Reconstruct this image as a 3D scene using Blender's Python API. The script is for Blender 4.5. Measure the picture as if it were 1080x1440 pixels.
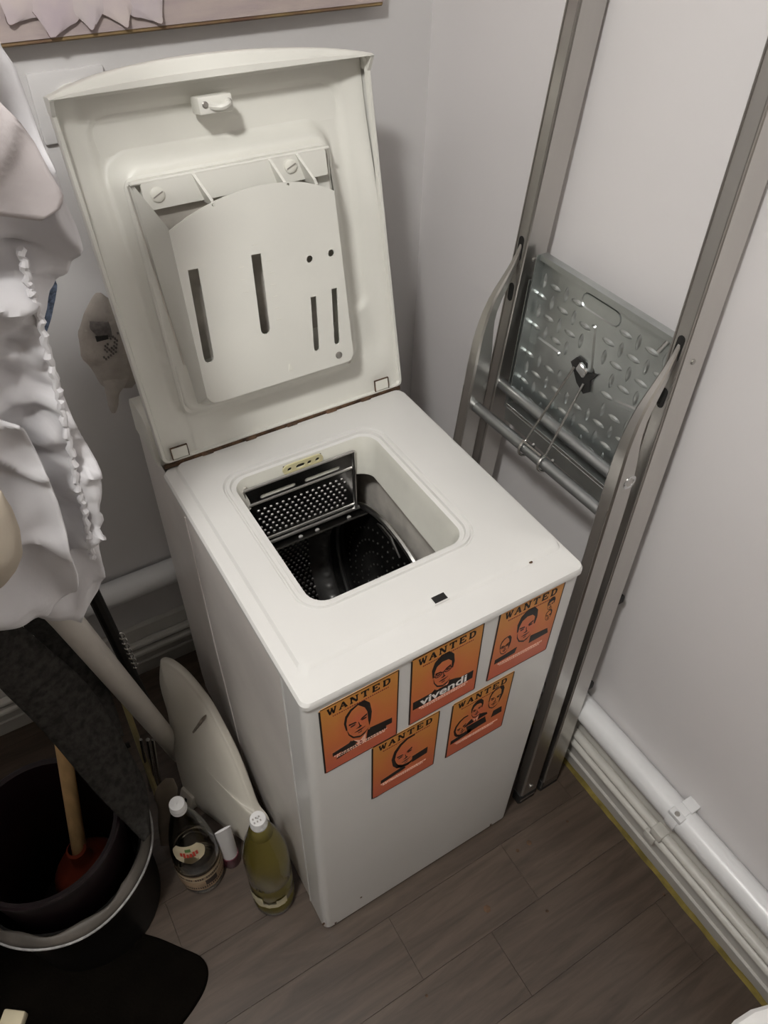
import bpy, bmesh, math, random
from mathutils import Vector, Matrix, noise
random.seed(7)
for o in list(bpy.data.objects): bpy.data.objects.remove(o)
S = bpy.context.scene
COL = S.collection
V = Vector
PI = math.pi

# ------------------------------------------------------------------ camera
FPX = 1065.2335
CAM = V((-0.1796, -0.4508, 1.6321))
RX = V((0.8552487, -0.5177811, 0.0212689))      # right
RY = V((-0.3507632, -0.6086115, -0.7117283))    # image down
RZ = V((0.3814639, 0.6012444, -0.7021328))      # forward
cd = bpy.data.cameras.new('camera')
cam = bpy.data.objects.new('camera', cd); COL.objects.link(cam)
cd.sensor_fit = 'VERTICAL'; cd.sensor_height = 36.0; cd.lens = FPX / 1440 * 36.0
cd.clip_start = 0.02
U, B = -RY, -RZ
cam.matrix_world = Matrix(((RX.x, U.x, B.x, CAM.x), (RX.y, U.y, B.y, CAM.y), (RX.z, U.z, B.z, CAM.z), (0, 0, 0, 1)))
S.camera = cam

# ------------------------------------------------------------------ light and exposure
w = bpy.data.worlds.new('world'); S.world = w; w.use_nodes = True
w.node_tree.nodes['Background'].inputs[0].default_value = (0.9, 0.95, 1, 1)
w.node_tree.nodes['Background'].inputs[1].default_value = 0.02
S.view_settings.view_transform = 'Standard'
S.view_settings.look = 'None'
S.view_settings.gamma = 1.0
S.view_settings.use_curve_mapping = False
S.view_settings.exposure = 0.0
LAMP_POS = V((-0.53, -0.38, 2.40))
LAMP_STRENGTH = 282.0
LAMP_COLOR = (1.0, 0.985, 0.955)

def ray(u, v):
    d = RX * ((u - 540) / FPX) + RY * ((v - 720) / FPX) + RZ
    return d.normalized()
def atZ(u, v, z):
    r = ray(u, v); return CAM + r * ((z - CAM.z) / r.z)
def atY(u, v, y):
    r = ray(u, v); return CAM + r * ((y - CAM.y) / r.y)
def atX(u, v, x):
    r = ray(u, v); return CAM + r * ((x - CAM.x) / r.x)
def atPlane(u, v, n, p):
    r = ray(u, v); return CAM + r * (((p - CAM).dot(n)) / r.dot(n))

# ------------------------------------------------------------------ materials
def mat(name, col, rough=0.5, metal=0.0, noise_amt=0.0, noise_scale=20.0, bump=0.0, bump_scale=80.0,
        trans=0.0, ior=1.45, emit=0.0, coat=0.0, stretch=None, spec=0.5, col2=None, sheen=0.0, alpha=1.0):
    m = bpy.data.materials.new(name); m.use_nodes = True
    nt = m.node_tree; b = nt.nodes['Principled BSDF']
    b.inputs['Base Color'].default_value = (*col, 1)
    b.inputs['Roughness'].default_value = rough
    b.inputs['Metallic'].default_value = metal
    b.inputs['Specular IOR Level'].default_value = spec
    b.inputs['Transmission Weight'].default_value = trans
    b.inputs['IOR'].default_value = ior
    b.inputs['Coat Weight'].default_value = coat
    b.inputs['Sheen Weight'].default_value = sheen
    b.inputs['Alpha'].default_value = alpha
    if emit:
        b.inputs['Emission Color'].default_value = (*col, 1); b.inputs['Emission Strength'].default_value = emit
    tc = nt.nodes.new('ShaderNodeTexCoord')
    src = tc.outputs['Object']
    if stretch:
        mp = nt.nodes.new('ShaderNodeMapping'); mp.inputs['Scale'].default_value = stretch
        nt.links.new(src, mp.inputs['Vector']); src = mp.outputs['Vector']
    if noise_amt or col2:
        n = nt.nodes.new('ShaderNodeTexNoise'); n.inputs['Scale'].default_value = noise_scale
        n.inputs['Detail'].default_value = 6
        nt.links.new(src, n.inputs['Vector'])
        r = nt.nodes.new('ShaderNodeValToRGB')
        c2 = col2 if col2 else tuple(max(0, c * (1 - noise_amt)) for c in col)
        r.color_ramp.elements[0].position = 0.35; r.color_ramp.elements[0].color = (*c2, 1)
        r.color_ramp.elements[1].position = 0.65; r.color_ramp.elements[1].color = (*col, 1)
        nt.links.new(n.outputs['Fac'], r.inputs['Fac']); nt.links.new(r.outputs['Color'], b.inputs['Base Color'])
    if bump:
        n2 = nt.nodes.new('ShaderNodeTexNoise'); n2.inputs['Scale'].default_value = bump_scale; n2.inputs['Detail'].default_value = 4
        nt.links.new(src, n2.inputs['Vector'])
        bp = nt.nodes.new('ShaderNodeBump'); bp.inputs['Strength'].default_value = bump; bp.inputs['Distance'].default_value = 0.004
        nt.links.new(n2.outputs['Fac'], bp.inputs['Height']); nt.links.new(bp.outputs['Normal'], b.inputs['Normal'])
    return m

M = {}
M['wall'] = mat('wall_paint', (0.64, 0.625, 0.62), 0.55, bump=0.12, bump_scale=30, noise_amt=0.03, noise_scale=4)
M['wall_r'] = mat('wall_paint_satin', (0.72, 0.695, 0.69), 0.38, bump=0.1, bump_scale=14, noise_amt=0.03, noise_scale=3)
M['doorwood'] = mat('pale_door_wood', (0.42, 0.385, 0.34), 0.55, noise_amt=0.3, noise_scale=5, stretch=(6, 6, 0.5))
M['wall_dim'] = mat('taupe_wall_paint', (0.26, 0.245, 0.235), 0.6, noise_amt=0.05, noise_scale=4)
M['ceil'] = mat('ceiling_paint', (0.36, 0.355, 0.35), 0.8, noise_amt=0.03)
M['skirt'] = mat('skirting_paint', (0.56, 0.54, 0.50), 0.4, noise_amt=0.12, noise_scale=9, bump=0.1, bump_scale=25)
M['seal'] = mat('yellowed_sealant', (0.26, 0.20, 0.05), 0.5, noise_amt=0.5, noise_scale=30)
M['pvc'] = mat('white_pvc', (0.74, 0.74, 0.74), 0.3, noise_amt=0.04, noise_scale=8)
M['cable'] = mat('cable_cream', (0.62, 0.60, 0.55), 0.4, noise_amt=0.06)
M['enamel'] = mat('white_enamel', (0.70, 0.69, 0.665), 0.28, noise_amt=0.03, noise_scale=6, spec=0.5)
M['enamel_side'] = mat('worn_side_enamel', (0.76, 0.715, 0.675), 0.3, noise_amt=0.10, noise_scale=7, bump=0.06, bump_scale=12)
M['plastic'] = mat('white_plastic', (0.74, 0.73, 0.675), 0.38, noise_amt=0.04, noise_scale=9)
M['plastic2'] = mat('aged_plastic', (0.77, 0.76, 0.69), 0.42, noise_amt=0.08, noise_scale=12)
M['throat'] = mat('throat_plastic', (0.76, 0.75, 0.68), 0.35, noise_amt=0.08, noise_scale=14)
M['tub'] = mat('tub_grey_plastic', (0.66, 0.62, 0.56), 0.5, noise_amt=0.3, noise_scale=22)
M['cream'] = mat('yellowed_plate', (0.72, 0.66, 0.40), 0.4, noise_amt=0.1)
M['steel_dark'] = mat('drum_steel', (0.16, 0.155, 0.15), 0.22, 0.95, noise_amt=0.4, noise_scale=16)
M['steel_mid'] = mat('lifter_steel', (0.34, 0.33, 0.32), 0.4, 0.8, noise_amt=0.2)
M['steel_bright'] = mat('drum_steel_edge', (0.62, 0.61, 0.59), 0.32, 1.0, noise_amt=0.2)
M['black'] = mat('black_void', (0.012, 0.011, 0.010), 0.7, noise_amt=0.2)
M['rust'] = mat('rusty_hinge', (0.16, 0.09, 0.05), 0.8, noise_amt=0.7, noise_scale=60)
M['screw'] = mat('screw_metal', (0.45, 0.43, 0.40), 0.35, 0.9, noise_amt=0.1)
M['alu'] = mat('brushed_aluminium', (0.62, 0.60, 0.57), 0.28, 0.97, noise_amt=0.25, noise_scale=6, stretch=(1, 1, 0.15), bump=0.04, bump_scale=60)
M['alu_d'] = mat('aluminium_flange', (0.40, 0.38, 0.35), 0.4, 0.95, noise_amt=0.25, noise_scale=8, stretch=(1, 1, 0.15))
M['galv'] = mat('galvanised_steel', (0.56, 0.59, 0.58), 0.32, 0.95, noise_amt=0.22, noise_scale=10)
M['tubealu'] = mat('grey_tube', (0.42, 0.43, 0.43), 0.33, 0.9, noise_amt=0.15, noise_scale=25)
M['wire'] = mat('zinc_wire', (0.62, 0.61, 0.58), 0.25, 1.0, noise_amt=0.1)
M['rubber'] = mat('black_rubber', (0.02, 0.019, 0.018), 0.7, noise_amt=0.2)
M['pole'] = mat('white_tube', (0.62, 0.59, 0.54), 0.4, noise_amt=0.06)
M['cloth'] = mat('white_cotton', (0.68, 0.665, 0.68), 0.9, bump=0.15, bump_scale=60, sheen=0.2, noise_amt=0.05)
M['towel'] = mat('brown_terry', (0.12, 0.085, 0.06), 1.0, spec=0.1, noise_amt=0.3, noise_scale=120, bump=0.5, bump_scale=250)
M['cloth_pink'] = mat('pale_pink_cotton', (0.60, 0.55, 0.55), 0.9, bump=0.25, bump_scale=70, sheen=0.2, noise_amt=0.05)
M['cloth_beige'] = mat('beige_fabric', (0.46, 0.40, 0.32), 0.9, bump=0.2, bump_scale=50, noise_amt=0.1)
M['denim_blue'] = mat('blue_denim', (0.17, 0.22, 0.32), 0.95, noise_amt=0.6, noise_scale=260, bump=0.5, bump_scale=300)
M['denim_black'] = mat('charcoal_denim', (0.055, 0.052, 0.048), 0.95, spec=0.1, noise_amt=0.5, noise_scale=90, bump=0.5, bump_scale=220)
M['denim_edge'] = mat('pale_denim_edge', (0.42, 0.41, 0.40), 0.9, noise_amt=0.4, noise_scale=80)
M['plum'] = mat('plum_plastic', (0.014, 0.006, 0.008), 0.35, spec=0.3, noise_amt=0.3)
M['blackplastic'] = mat('black_plastic', (0.008, 0.007, 0.006), 0.5, spec=0.2, noise_amt=0.3)
M['greyband'] = mat('grey_rim_plastic', (0.12, 0.105, 0.09), 0.5, noise_amt=0.35, noise_scale=25)
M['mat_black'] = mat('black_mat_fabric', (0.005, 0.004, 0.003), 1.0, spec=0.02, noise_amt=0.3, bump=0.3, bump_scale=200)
M['redrubber'] = mat('red_rubber', (0.30, 0.055, 0.025), 0.5, noise_amt=0.2)
M['wood'] = mat('turned_wood', (0.66, 0.43, 0.20), 0.5, noise_amt=0.2, noise_scale=12, stretch=(6, 6, 0.6))
M['glass'] = mat('clear_plastic', (0.93, 0.92, 0.88), 0.04, trans=1.0, ior=1.12, noise_amt=0.02)
M['oil'] = mat('yellow_liquid', (0.90, 0.80, 0.26), 0.06, trans=0.42, ior=1.33, noise_amt=0.02)
M['water'] = mat('clear_liquid', (0.86, 0.80, 0.72), 0.02, trans=1.0, ior=1.33, noise_amt=0.02)
M['cap'] = mat('cap_silver', (0.75, 0.74, 0.73), 0.35, 0.15, noise_amt=0.05)
M['label_cream'] = mat('label_cream', (0.66, 0.58, 0.40), 0.6, noise_amt=0.15)
M['label_tan'] = mat('label_tan', (0.44, 0.31, 0.20), 0.6, noise_amt=0.3, noise_scale=60)
M['label_red'] = mat('label_red', (0.50, 0.05, 0.03), 0.6, noise_amt=0.1)
M['label_green'] = mat('label_green', (0.10, 0.20, 0.06), 0.6, noise_amt=0.1)
M['label_dark'] = mat('label_dark', (0.05, 0.035, 0.03), 0.6, noise_amt=0.1)
M['torn'] = mat('torn_label', (0.66, 0.60, 0.40), 0.8, noise_amt=0.2, noise_scale=60)
M['maroon'] = mat('maroon_plastic', (0.13, 0.025, 0.04), 0.4, noise_amt=0.1)
M['tubewhite'] = mat('white_tube_label', (0.70, 0.68, 0.68), 0.4, noise_amt=0.05)
M['seatplastic'] = mat('toilet_seat_plastic', (0.64, 0.60, 0.52), 0.35, noise_amt=0.12, noise_scale=5)
M['scuff'] = mat('brown_scuff', (0.30, 0.25, 0.20), 0.6, noise_amt=0.4, noise_scale=60)
M['porcelain'] = mat('porcelain', (0.85, 0.84, 0.82), 0.12, noise_amt=0.02, coat=0.3)
M['opal'] = mat('opal_glass_lit', LAMP_COLOR, 0.4, emit=LAMP_STRENGTH)
M['chrome'] = mat('chrome', (0.7, 0.7, 0.7), 0.15, 1.0, noise_amt=0.05)
M['taupe'] = mat('taupe_plastic', (0.16, 0.13, 0.10), 0.5, noise_amt=0.2)
M['bamboo'] = mat('yellowed_stick', (0.40, 0.33, 0.16), 0.6, noise_amt=0.3)
M['glove'] = mat('glove_knit', (0.44, 0.40, 0.36), 0.95, noise_amt=0.15, noise_scale=40, bump=0.5, bump_scale=160)
M['glove_grey'] = mat('glove_grey', (0.20, 0.18, 0.17), 0.95, noise_amt=0.4, noise_scale=120)
M['ink'] = mat('black_ink', (0.016, 0.012, 0.010), 0.45, noise_amt=0.2)
M['ink_red'] = mat('dark_red_ink', (0.26, 0.04, 0.03), 0.45, noise_amt=0.2)
M['ink_pale'] = mat('pale_peach_ink', (0.86, 0.52, 0.40), 0.45, noise_amt=0.15)
M['ink_white'] = mat('white_ink', (0.85, 0.82, 0.78), 0.45, noise_amt=0.05)
M['canvas_edge'] = mat('varnished_edge', (0.16, 0.09, 0.06), 0.6, noise_amt=0.6, noise_scale=14, col2=(0.27, 0.19, 0.08))
M['petal'] = mat('petal_print', (0.55, 0.49, 0.46), 0.7, col2=(0.46, 0.40, 0.43), noise_scale=16)
M['petal2'] = mat('petal_print_mauve', (0.46, 0.39, 0.42), 0.7, col2=(0.54, 0.47, 0.45), noise_scale=18)
M['petal_line'] = mat('petal_outline_print', (0.17, 0.12, 0.11), 0.7, noise_amt=0.3)

def thin_plastic():
    m = bpy.data.materials.new('thin_clear_plastic'); m.use_nodes = True; nt = m.node_tree; nt.nodes.clear()
    out = nt.nodes.new('ShaderNodeOutputMaterial'); tr = nt.nodes.new('ShaderNodeBsdfTransparent'); gl = nt.nodes.new('ShaderNodeBsdfGlossy'); mx = nt.nodes.new('ShaderNodeMixShader'); fr = nt.nodes.new('ShaderNodeFresnel')
    n = nt.nodes.new('ShaderNodeTexNoise'); n.inputs['Scale'].default_value = 14; bp = nt.nodes.new('ShaderNodeBump'); bp.inputs['Strength'].default_value = 0.15; bp.inputs['Distance'].default_value = 0.004
    tr.inputs[0].default_value = (0.93, 0.93, 0.90, 1); gl.inputs['Roughness'].default_value = 0.06; fr.inputs[0].default_value = 1.5
    nt.links.new(n.outputs['Fac'], bp.inputs['Height']); nt.links.new(bp.outputs['Normal'], gl.inputs['Normal'])
    nt.links.new(fr.outputs[0], mx.inputs[0]); nt.links.new(tr.outputs[0], mx.inputs[1]); nt.links.new(gl.outputs[0], mx.inputs[2]); nt.links.new(mx.outputs[0], out.inputs[0]); return m
M['glass'] = thin_plastic()
def poster_mat():
    m = bpy.data.materials.new('orange_poster_print'); m.use_nodes = True
    nt = m.node_tree; b = nt.nodes['Principled BSDF']; b.inputs['Roughness'].default_value = 0.4
    tc = nt.nodes.new('ShaderNodeTexCoord'); sx = nt.nodes.new('ShaderNodeSeparateXYZ')
    nt.links.new(tc.outputs['Generated'], sx.inputs[0])
    r = nt.nodes.new('ShaderNodeValToRGB')
    e = r.color_ramp.elements
    e[0].position = 0; e[0].color = (0.55, 0.12, 0.07, 1); e[1].position = 1; e[1].color = (0.60, 0.27, 0.055, 1)
    e2 = e.new(0.45); e2.color = (0.60, 0.175, 0.05, 1)
    nt.links.new(sx.outputs['Z'], r.inputs['Fac'])
    # pinkish burst printed behind the head
    g = nt.nodes.new('ShaderNodeVectorMath'); g.operation = 'DISTANCE'
    mp = nt.nodes.new('ShaderNodeMapping'); mp.inputs['Scale'].default_value = (1, 0, 1.25)
    nt.links.new(tc.outputs['Generated'], mp.inputs['Vector'])
    nt.links.new(mp.outputs['Vector'], g.inputs[0]); g.inputs[1].default_value = (0.48, 0, 0.75)
    r2 = nt.nodes.new('ShaderNodeValToRGB'); r2.color_ramp.elements[0].color = (0.45, 0.45, 0.45, 1)
    r2.color_ramp.elements[1].position = 0.32; r2.color_ramp.elements[1].color = (0, 0, 0, 1)
    nt.links.new(g.outputs['Value'], r2.inputs['Fac'])
    mx = nt.nodes.new('ShaderNodeMix'); mx.data_type = 'RGBA'
    nt.links.new(r2.outputs['Color'], mx.inputs['Factor']); nt.links.new(r.outputs['Color'], mx.inputs['A'])
    mx.inputs['B'].default_value = (0.66, 0.075, 0.09, 1)
    nt.links.new(mx.outputs['Result'], b.inputs['Base Color'])
    return m
M['poster'] = poster_mat()

def wood_floor_mat():
    m = bpy.data.materials.new('grey_brown_laminate'); m.use_nodes = True
    nt = m.node_tree; b = nt.nodes['Principled BSDF']; b.inputs['Roughness'].default_value = 0.42
    tc = nt.nodes.new('ShaderNodeTexCoord'); mp = nt.nodes.new('ShaderNodeMapping')
    mp.inputs['Scale'].default_value = (1.3, 13, 1); oi = nt.nodes.new('ShaderNodeObjectInfo')
    ad = nt.nodes.new('ShaderNodeVectorMath'); ad.operation = 'ADD'
    nt.links.new(tc.outputs['Object'], mp.inputs['Vector']); nt.links.new(mp.outputs['Vector'], ad.inputs[0])
    mu = nt.nodes.new('ShaderNodeMath'); mu.operation = 'MULTIPLY'; mu.inputs[1].default_value = 40
    nt.links.new(oi.outputs['Random'], mu.inputs[0]); nt.links.new(mu.outputs[0], ad.inputs[1])
    n = nt.nodes.new('ShaderNodeTexNoise'); n.inputs['Scale'].default_value = 3.2; n.inputs['Detail'].default_value = 9
    n.inputs['Roughness'].default_value = 0.65; n.inputs['Distortion'].default_value = 0.8
    nt.links.new(ad.outputs[0], n.inputs['Vector'])
    r = nt.nodes.new('ShaderNodeValToRGB')
    r.color_ramp.elements[0].position = 0.3; r.color_ramp.elements[0].color = (0.042, 0.028, 0.019, 1)
    r.color_ramp.elements[1].position = 0.75; r.color_ramp.elements[1].color = (0.105, 0.075, 0.054, 1)
    nt.links.new(n.outputs['Fac'], r.inputs['Fac']); nt.links.new(r.outputs['Color'], b.inputs['Base Color'])
    bp = nt.nodes.new('ShaderNodeBump'); bp.inputs['Strength'].default_value = 0.12; bp.inputs['Distance'].default_value = 0.002
    nt.links.new(n.outputs['Fac'], bp.inputs['Height']); nt.links.new(bp.outputs['Normal'], b.inputs['Normal'])
    return m
M['floor'] = wood_floor_mat()

# ------------------------------------------------------------------ mesh helpers
class MB:
    def __init__(s): s.v = []; s.f = []
    def add(s, vs, fs):
        o = len(s.v); s.v += [V(p) for p in vs]; s.f += [tuple(i + o for i in f) for f in fs]; return s
    def bm(s, b):
        b.verts.index_update(); s.add([v.co.copy() for v in b.verts], [[v.index for v in f.verts] for f in b.faces]); b.free(); return s
    def box(s, lo, hi, bev=0.0, seg=2, M4=None):
        b = bmesh.new(); bmesh.ops.create_cube(b, size=1)
        lo, hi = V(lo), V(hi)
        for v in b.verts: v.co = V([lo[i] + (v.co[i] + .5) * (hi[i] - lo[i]) for i in range(3)])
        if bev: bmesh.ops.bevel(b, geom=b.edges[:], offset=bev, segments=seg, affect='EDGES', profile=0.5)
        if M4: bmesh.ops.transform(b, matrix=M4, verts=b.verts)
        return s.bm(b)
    def obox(s, o, ax, ay, az, bev=0.0, seg=2):
        """box with corner-centre o and half axes ax, ay, az (vectors)"""
        b = bmesh.new(); bmesh.ops.create_cube(b, size=2)
        L = [ax.length, ay.length, az.length]
        for v in b.verts: v.co = V([v.co[i] * L[i] for i in range(3)])
        if bev: bmesh.ops.bevel(b, geom=b.edges[:], offset=bev, segments=seg, affect='EDGES', profile=0.5)
        x, y, z = ax.normalized(), ay.normalized(), az.normalized()
        for v in b.verts: v.co = o + x * v.co.x + y * v.co.y + z * v.co.z
        return s.bm(b)
    def loft(s, rings, close=True, cap0=False, cap1=False):
        n = len(rings[0]); vs = [p for r in rings for p in r]; fs = []
        for i in range(len(rings) - 1):
            for j in range(n if close else n - 1):
                k = (j + 1) % n
                fs.append((i * n + j, i * n + k, (i + 1) * n + k, (i + 1) * n + j))
        if cap0: fs.append(tuple(range(n))[::-1])
        if cap1: fs.append(tuple(range((len(rings) - 1) * n, len(rings) * n)))
        return s.add(vs, fs)
    def tube(s, path, r, seg=10, caps=True, flat=None):
        path = [V(p) for p in path]; n = len(path); rings = []
        up = None
        for i, p in enumerate(path):
            t = (path[min(i + 1, n - 1)] - path[max(i - 1, 0)]).normalized()
            if up is None:
                up = t.orthogonal().normalized()
            up = (up - t * up.dot(t)).normalized(); sd = t.cross(up)
            rr = r[i] if isinstance(r, (list, tuple)) else r
            rings.append([p + up * (rr * math.cos(2 * PI * k / seg)) + sd * (rr * math.sin(2 * PI * k / seg)) for k in range(seg)])
        return s.loft(rings, True, caps, caps)
    def lathe(s, prof, c=(0, 0, 0), seg=24, axis='Z', a0=0.0, a1=2 * PI, cap=False):
        c = V(c); full = abs(a1 - a0 - 2 * PI) < 1e-6
        n = seg if full else seg + 1; rings = []
        for r, h in prof:
            ring = []
            for k in range(n):
                a = a0 + (a1 - a0) * k / seg
                x, y = r * math.cos(a), r * math.sin(a)
                ring.append(c + (V((x, y, h)) if axis == 'Z' else V((h, x, y)) if axis == 'X' else V((y, h, x))))
            rings.append(ring)
        return s.loft(rings, full, cap, cap)
    def prism(s, poly, f0, f1):
        """poly 2D list; f0/f1 map (a,b)->3D"""
        n = len(poly); vs = [f0(*p) for p in poly] + [f1(*p) for p in poly]
        fs = [tuple(range(n))[::-1], tuple(range(n, 2 * n))] + [(i, (i + 1) % n, n + (i + 1) % n, n + i) for i in range(n)]
        return s.add(vs, fs)
    def grid(s, fn, nu, nv):
        vs = [fn(i / nu, j / nv) for j in range(nv + 1) for i in range(nu + 1)]
        fs = [(j * (nu + 1) + i, j * (nu + 1) + i + 1, (j + 1) * (nu + 1) + i + 1, (j + 1) * (nu + 1) + i) for j in range(nv) for i in range(nu)]
        return s.add(vs, fs)

ROOT = {}
def build(mb, name, m, parent=None, smooth=35, recalc=True):
    off = ROOT.get(parent.name, V((0, 0, 0))) if parent else V((0, 0, 0))
    me = bpy.data.meshes.new(name)
    me.from_pydata([tuple(v - off) for v in mb.v], [], mb.f)
    if recalc:
        b = bmesh.new(); b.from_mesh(me); bmesh.ops.recalc_face_normals(b, faces=b.faces); b.to_mesh(me); b.free()
    if smooth:
        me.polygons.foreach_set('use_smooth', [True] * len(me.polygons)); me.set_sharp_from_angle(angle=math.radians(smooth))
    me.materials.append(M[m] if isinstance(m, str) else m)
    o = bpy.data.objects.new(name, me); COL.objects.link(o)
    if parent: o.parent = parent; ROOT[o.name] = off
    return o
def tag(o, label, cat, group=None):
    o['label'] = label; o['category'] = cat
    if group: o['group'] = group
    return o
def thing(name, label, cat, loc=(0, 0, 0), group=None):
    o = bpy.data.objects.new(name, None); COL.objects.link(o); o.location = loc; o.empty_display_size = 0.05
    ROOT[o.name] = V(loc); return tag(o, label, cat, group)
def struct(o): o['kind'] = 'structure'; return o
def link_copy(o, parent, loc):
    c = o.copy(); COL.objects.link(c); c.parent = parent; c.location = loc; return c

def plate2d(outer, holes, thick):
    """flat plate with real holes: returns (verts2d+z, faces) through a filled 2D curve"""
    cu = bpy.data.curves.new('tmp', 'CURVE'); cu.dimensions = '2D'; cu.fill_mode = 'BOTH'; cu.extrude = thick / 2
    for lp in [outer] + holes:
        sp = cu.splines.new('POLY'); sp.points.add(len(lp) - 1); sp.use_cyclic_u = True
        for i, (x, y) in enumerate(lp): sp.points[i].co = (x, y, 0, 1)
    o = bpy.data.objects.new('tmp', cu); COL.objects.link(o)
    dg = bpy.context.evaluated_depsgraph_get(); me = bpy.data.meshes.new_from_object(o.evaluated_get(dg))
    vs = [v.co.copy() for v in me.vertices]; fs = [tuple(p.vertices) for p in me.polygons]
    bpy.data.objects.remove(o); bpy.data.curves.remove(cu); bpy.data.meshes.remove(me)
    return vs, fs
def text2d(body, size, bold=False, shear=0.0, space=1.0, off=0.0):
    cu = bpy.data.curves.new('tmp', 'FONT'); cu.body = body; cu.size = size; cu.align_x = 'CENTER'; cu.align_y = 'CENTER'
    cu.shear = shear; cu.space_character = space; cu.offset = off; cu.resolution_u = 3
    o = bpy.data.objects.new('tmp', cu); COL.objects.link(o)
    dg = bpy.context.evaluated_depsgraph_get(); me = bpy.data.meshes.new_from_object(o.evaluated_get(dg))
    vs = [v.co.copy() for v in me.vertices]; fs = [tuple(p.vertices) for p in me.polygons]
    bpy.data.objects.remove(o); bpy.data.curves.remove(cu); bpy.data.meshes.remove(me)
    return vs, fs
def rrect(x0, x1, y0, y1, r, n=6):
    pts = []
    for cx, cy, a in ((x1 - r, y1 - r, 0), (x0 + r, y1 - r, 90), (x0 + r, y0 + r, 180), (x1 - r, y0 + r, 270)):
        for k in range(n + 1):
            t = math.radians(a + 90 * k / n); pts.append((cx + r * math.cos(t), cy + r * math.sin(t)))
    return pts
def circ(cx, cy, r, n=12): return [(cx + r * math.cos(2 * PI * k / n), cy + r * math.sin(2 * PI * k / n)) for k in range(n)]
def slot(x0, y0, x1, y1, wdt, n=5, flat=False):
    a = V((x0, y0, 0)); b = V((x1, y1, 0)); d = (b - a).normalized(); p = V((-d.y, d.x, 0)); out = []
    for k in range(n + 1):
        t = PI * k / n; q = b + p * (wdt * math.cos(t)) + d * (wdt * math.sin(t)); out.append((q.x, q.y))
    if flat: return out + [((a - p * wdt).x, (a - p * wdt).y), ((a + p * wdt).x, (a + p * wdt).y)]
    for k in range(n + 1):
        t = PI * k / n; q = a - p * (wdt * math.cos(t)) - d * (wdt * math.sin(t)); out.append((q.x, q.y))
    return out
def catmull(pts, n=6):
    pts = [V(p) for p in pts]; out = []
    for i in range(len(pts) - 1):
        p0, p1, p2, p3 = pts[max(i - 1, 0)], pts[i], pts[i + 1], pts[min(i + 2, len(pts) - 1)]
        for k in range(n):
            t = k / n
            out.append(0.5 * ((2 * p1) + (p2 - p0) * t + (2 * p0 - 5 * p1 + 4 * p2 - p3) * t * t + (3 * p1 - p0 - 3 * p2 + p3) * t ** 3))
    return out + [pts[-1]]
def smooth01(a, b, x):
    t = max(0.0, min(1.0, (x - a) / (b - a))); return t * t * (3 - 2 * t)
def screw_head(mb, c, n, r, h=0.003):
    n = n.normalized(); a = n.orthogonal().normalized(); b = n.cross(a)
    rings = []
    for rr, hh in ((r, 0), (r, h * .6), (r * .75, h), (0.001, h)):
        rings.append([c + n * hh + a * (rr * math.cos(2 * PI * k / 12)) + b * (rr * math.sin(2 * PI * k / 12)) for k in range(12)])
    mb.loft(rings, True, False, True)

# ================================================================== THE ROOM
XW, YW, ZC = 0.66, 0.77, 2.52      # right wall face, back wall face, ceiling
XL, YN = -1.25, -1.55
floor = struct(build(MB().box((XL - .05, YN - .05, -0.06), (XW + .05, YW + .05, -0.004)), 'floor', 'floor', smooth=0))
PW = 0.127
plank_meshes = {}
row = 0
y = -0.04 + PW * 7
rows = []
k = -12
while -0.04 + PW * k < YW:
    rows.append((max(-0.04 + PW * k, YN), min(-0.04 + PW * (k + 1), YW))); k += 1
for i, (y0, y1) in enumerate(rows):
    if y1 - y0 < 0.01: continue
    cuts = [XL] + [c for c in ((-0.62 + 0.37 * (i % 3)), (0.60 + 0.37 * (i % 3) if i % 3 == 0 else 0.28 + .12 * (i % 2))) if XL + .1 < c < XW - .03] + [XW]
    for a, b in zip(cuts[:-1], cuts[1:]):
        g = 0.00022
        p = build(MB().box((a + g, y0 + g, -0.006), (b - g, y1 - g, 0.0), 0.00025, 1), 'plank', 'floor', floor, smooth=0)

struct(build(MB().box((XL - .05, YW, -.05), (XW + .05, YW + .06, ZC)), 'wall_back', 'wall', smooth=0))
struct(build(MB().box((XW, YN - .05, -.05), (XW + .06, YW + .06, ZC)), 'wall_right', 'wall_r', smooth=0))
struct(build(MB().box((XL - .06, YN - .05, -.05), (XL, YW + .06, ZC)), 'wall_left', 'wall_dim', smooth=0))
struct(build(MB().box((XL - .05, YN - .06, -.05), (XW + .05, YN, ZC)), 'wall_near', 'doorwood', smooth=0))
struct(build(MB().box((XL - .06, YN - .06, ZC), (XW + .06, YW + .06, ZC + .05)), 'ceiling', 'ceil', smooth=0))

bb = build(MB().box((0.645, YN, 0), (XW + .002, YW, 0.172), 0.003, 2), 'baseboard_right', 'skirt'); struct(bb)
mb = MB()
mb.grid(lambda a, b: V((0.645 - 0.006 * (1 - b) - 0.002 * noise.noise(V((a * 60, b, 0))), YN + a * (YW - YN), 0.012 * b + 0.0005 + 0.003 * b * noise.noise(V((a * 45, 3, b))))), 160, 3)
build(mb, 'sealant_bead', 'seal', bb)
build(MB().box((0.640, YN, 0.045), (0.647, YW, 0.052), 0.002, 1), 'moulding', 'skirt', bb)
bb2 = build(MB().box((XL, 0.755, 0), (0.645, YW + .002, 0.172), 0.003, 2), 'baseboard_back', 'skirt'); struct(bb2)
build(MB().box((XL, 0.75, 0.045), (0.645, 0.757, 0.052), 0.002, 1), 'moulding', 'skirt', bb2)

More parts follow.
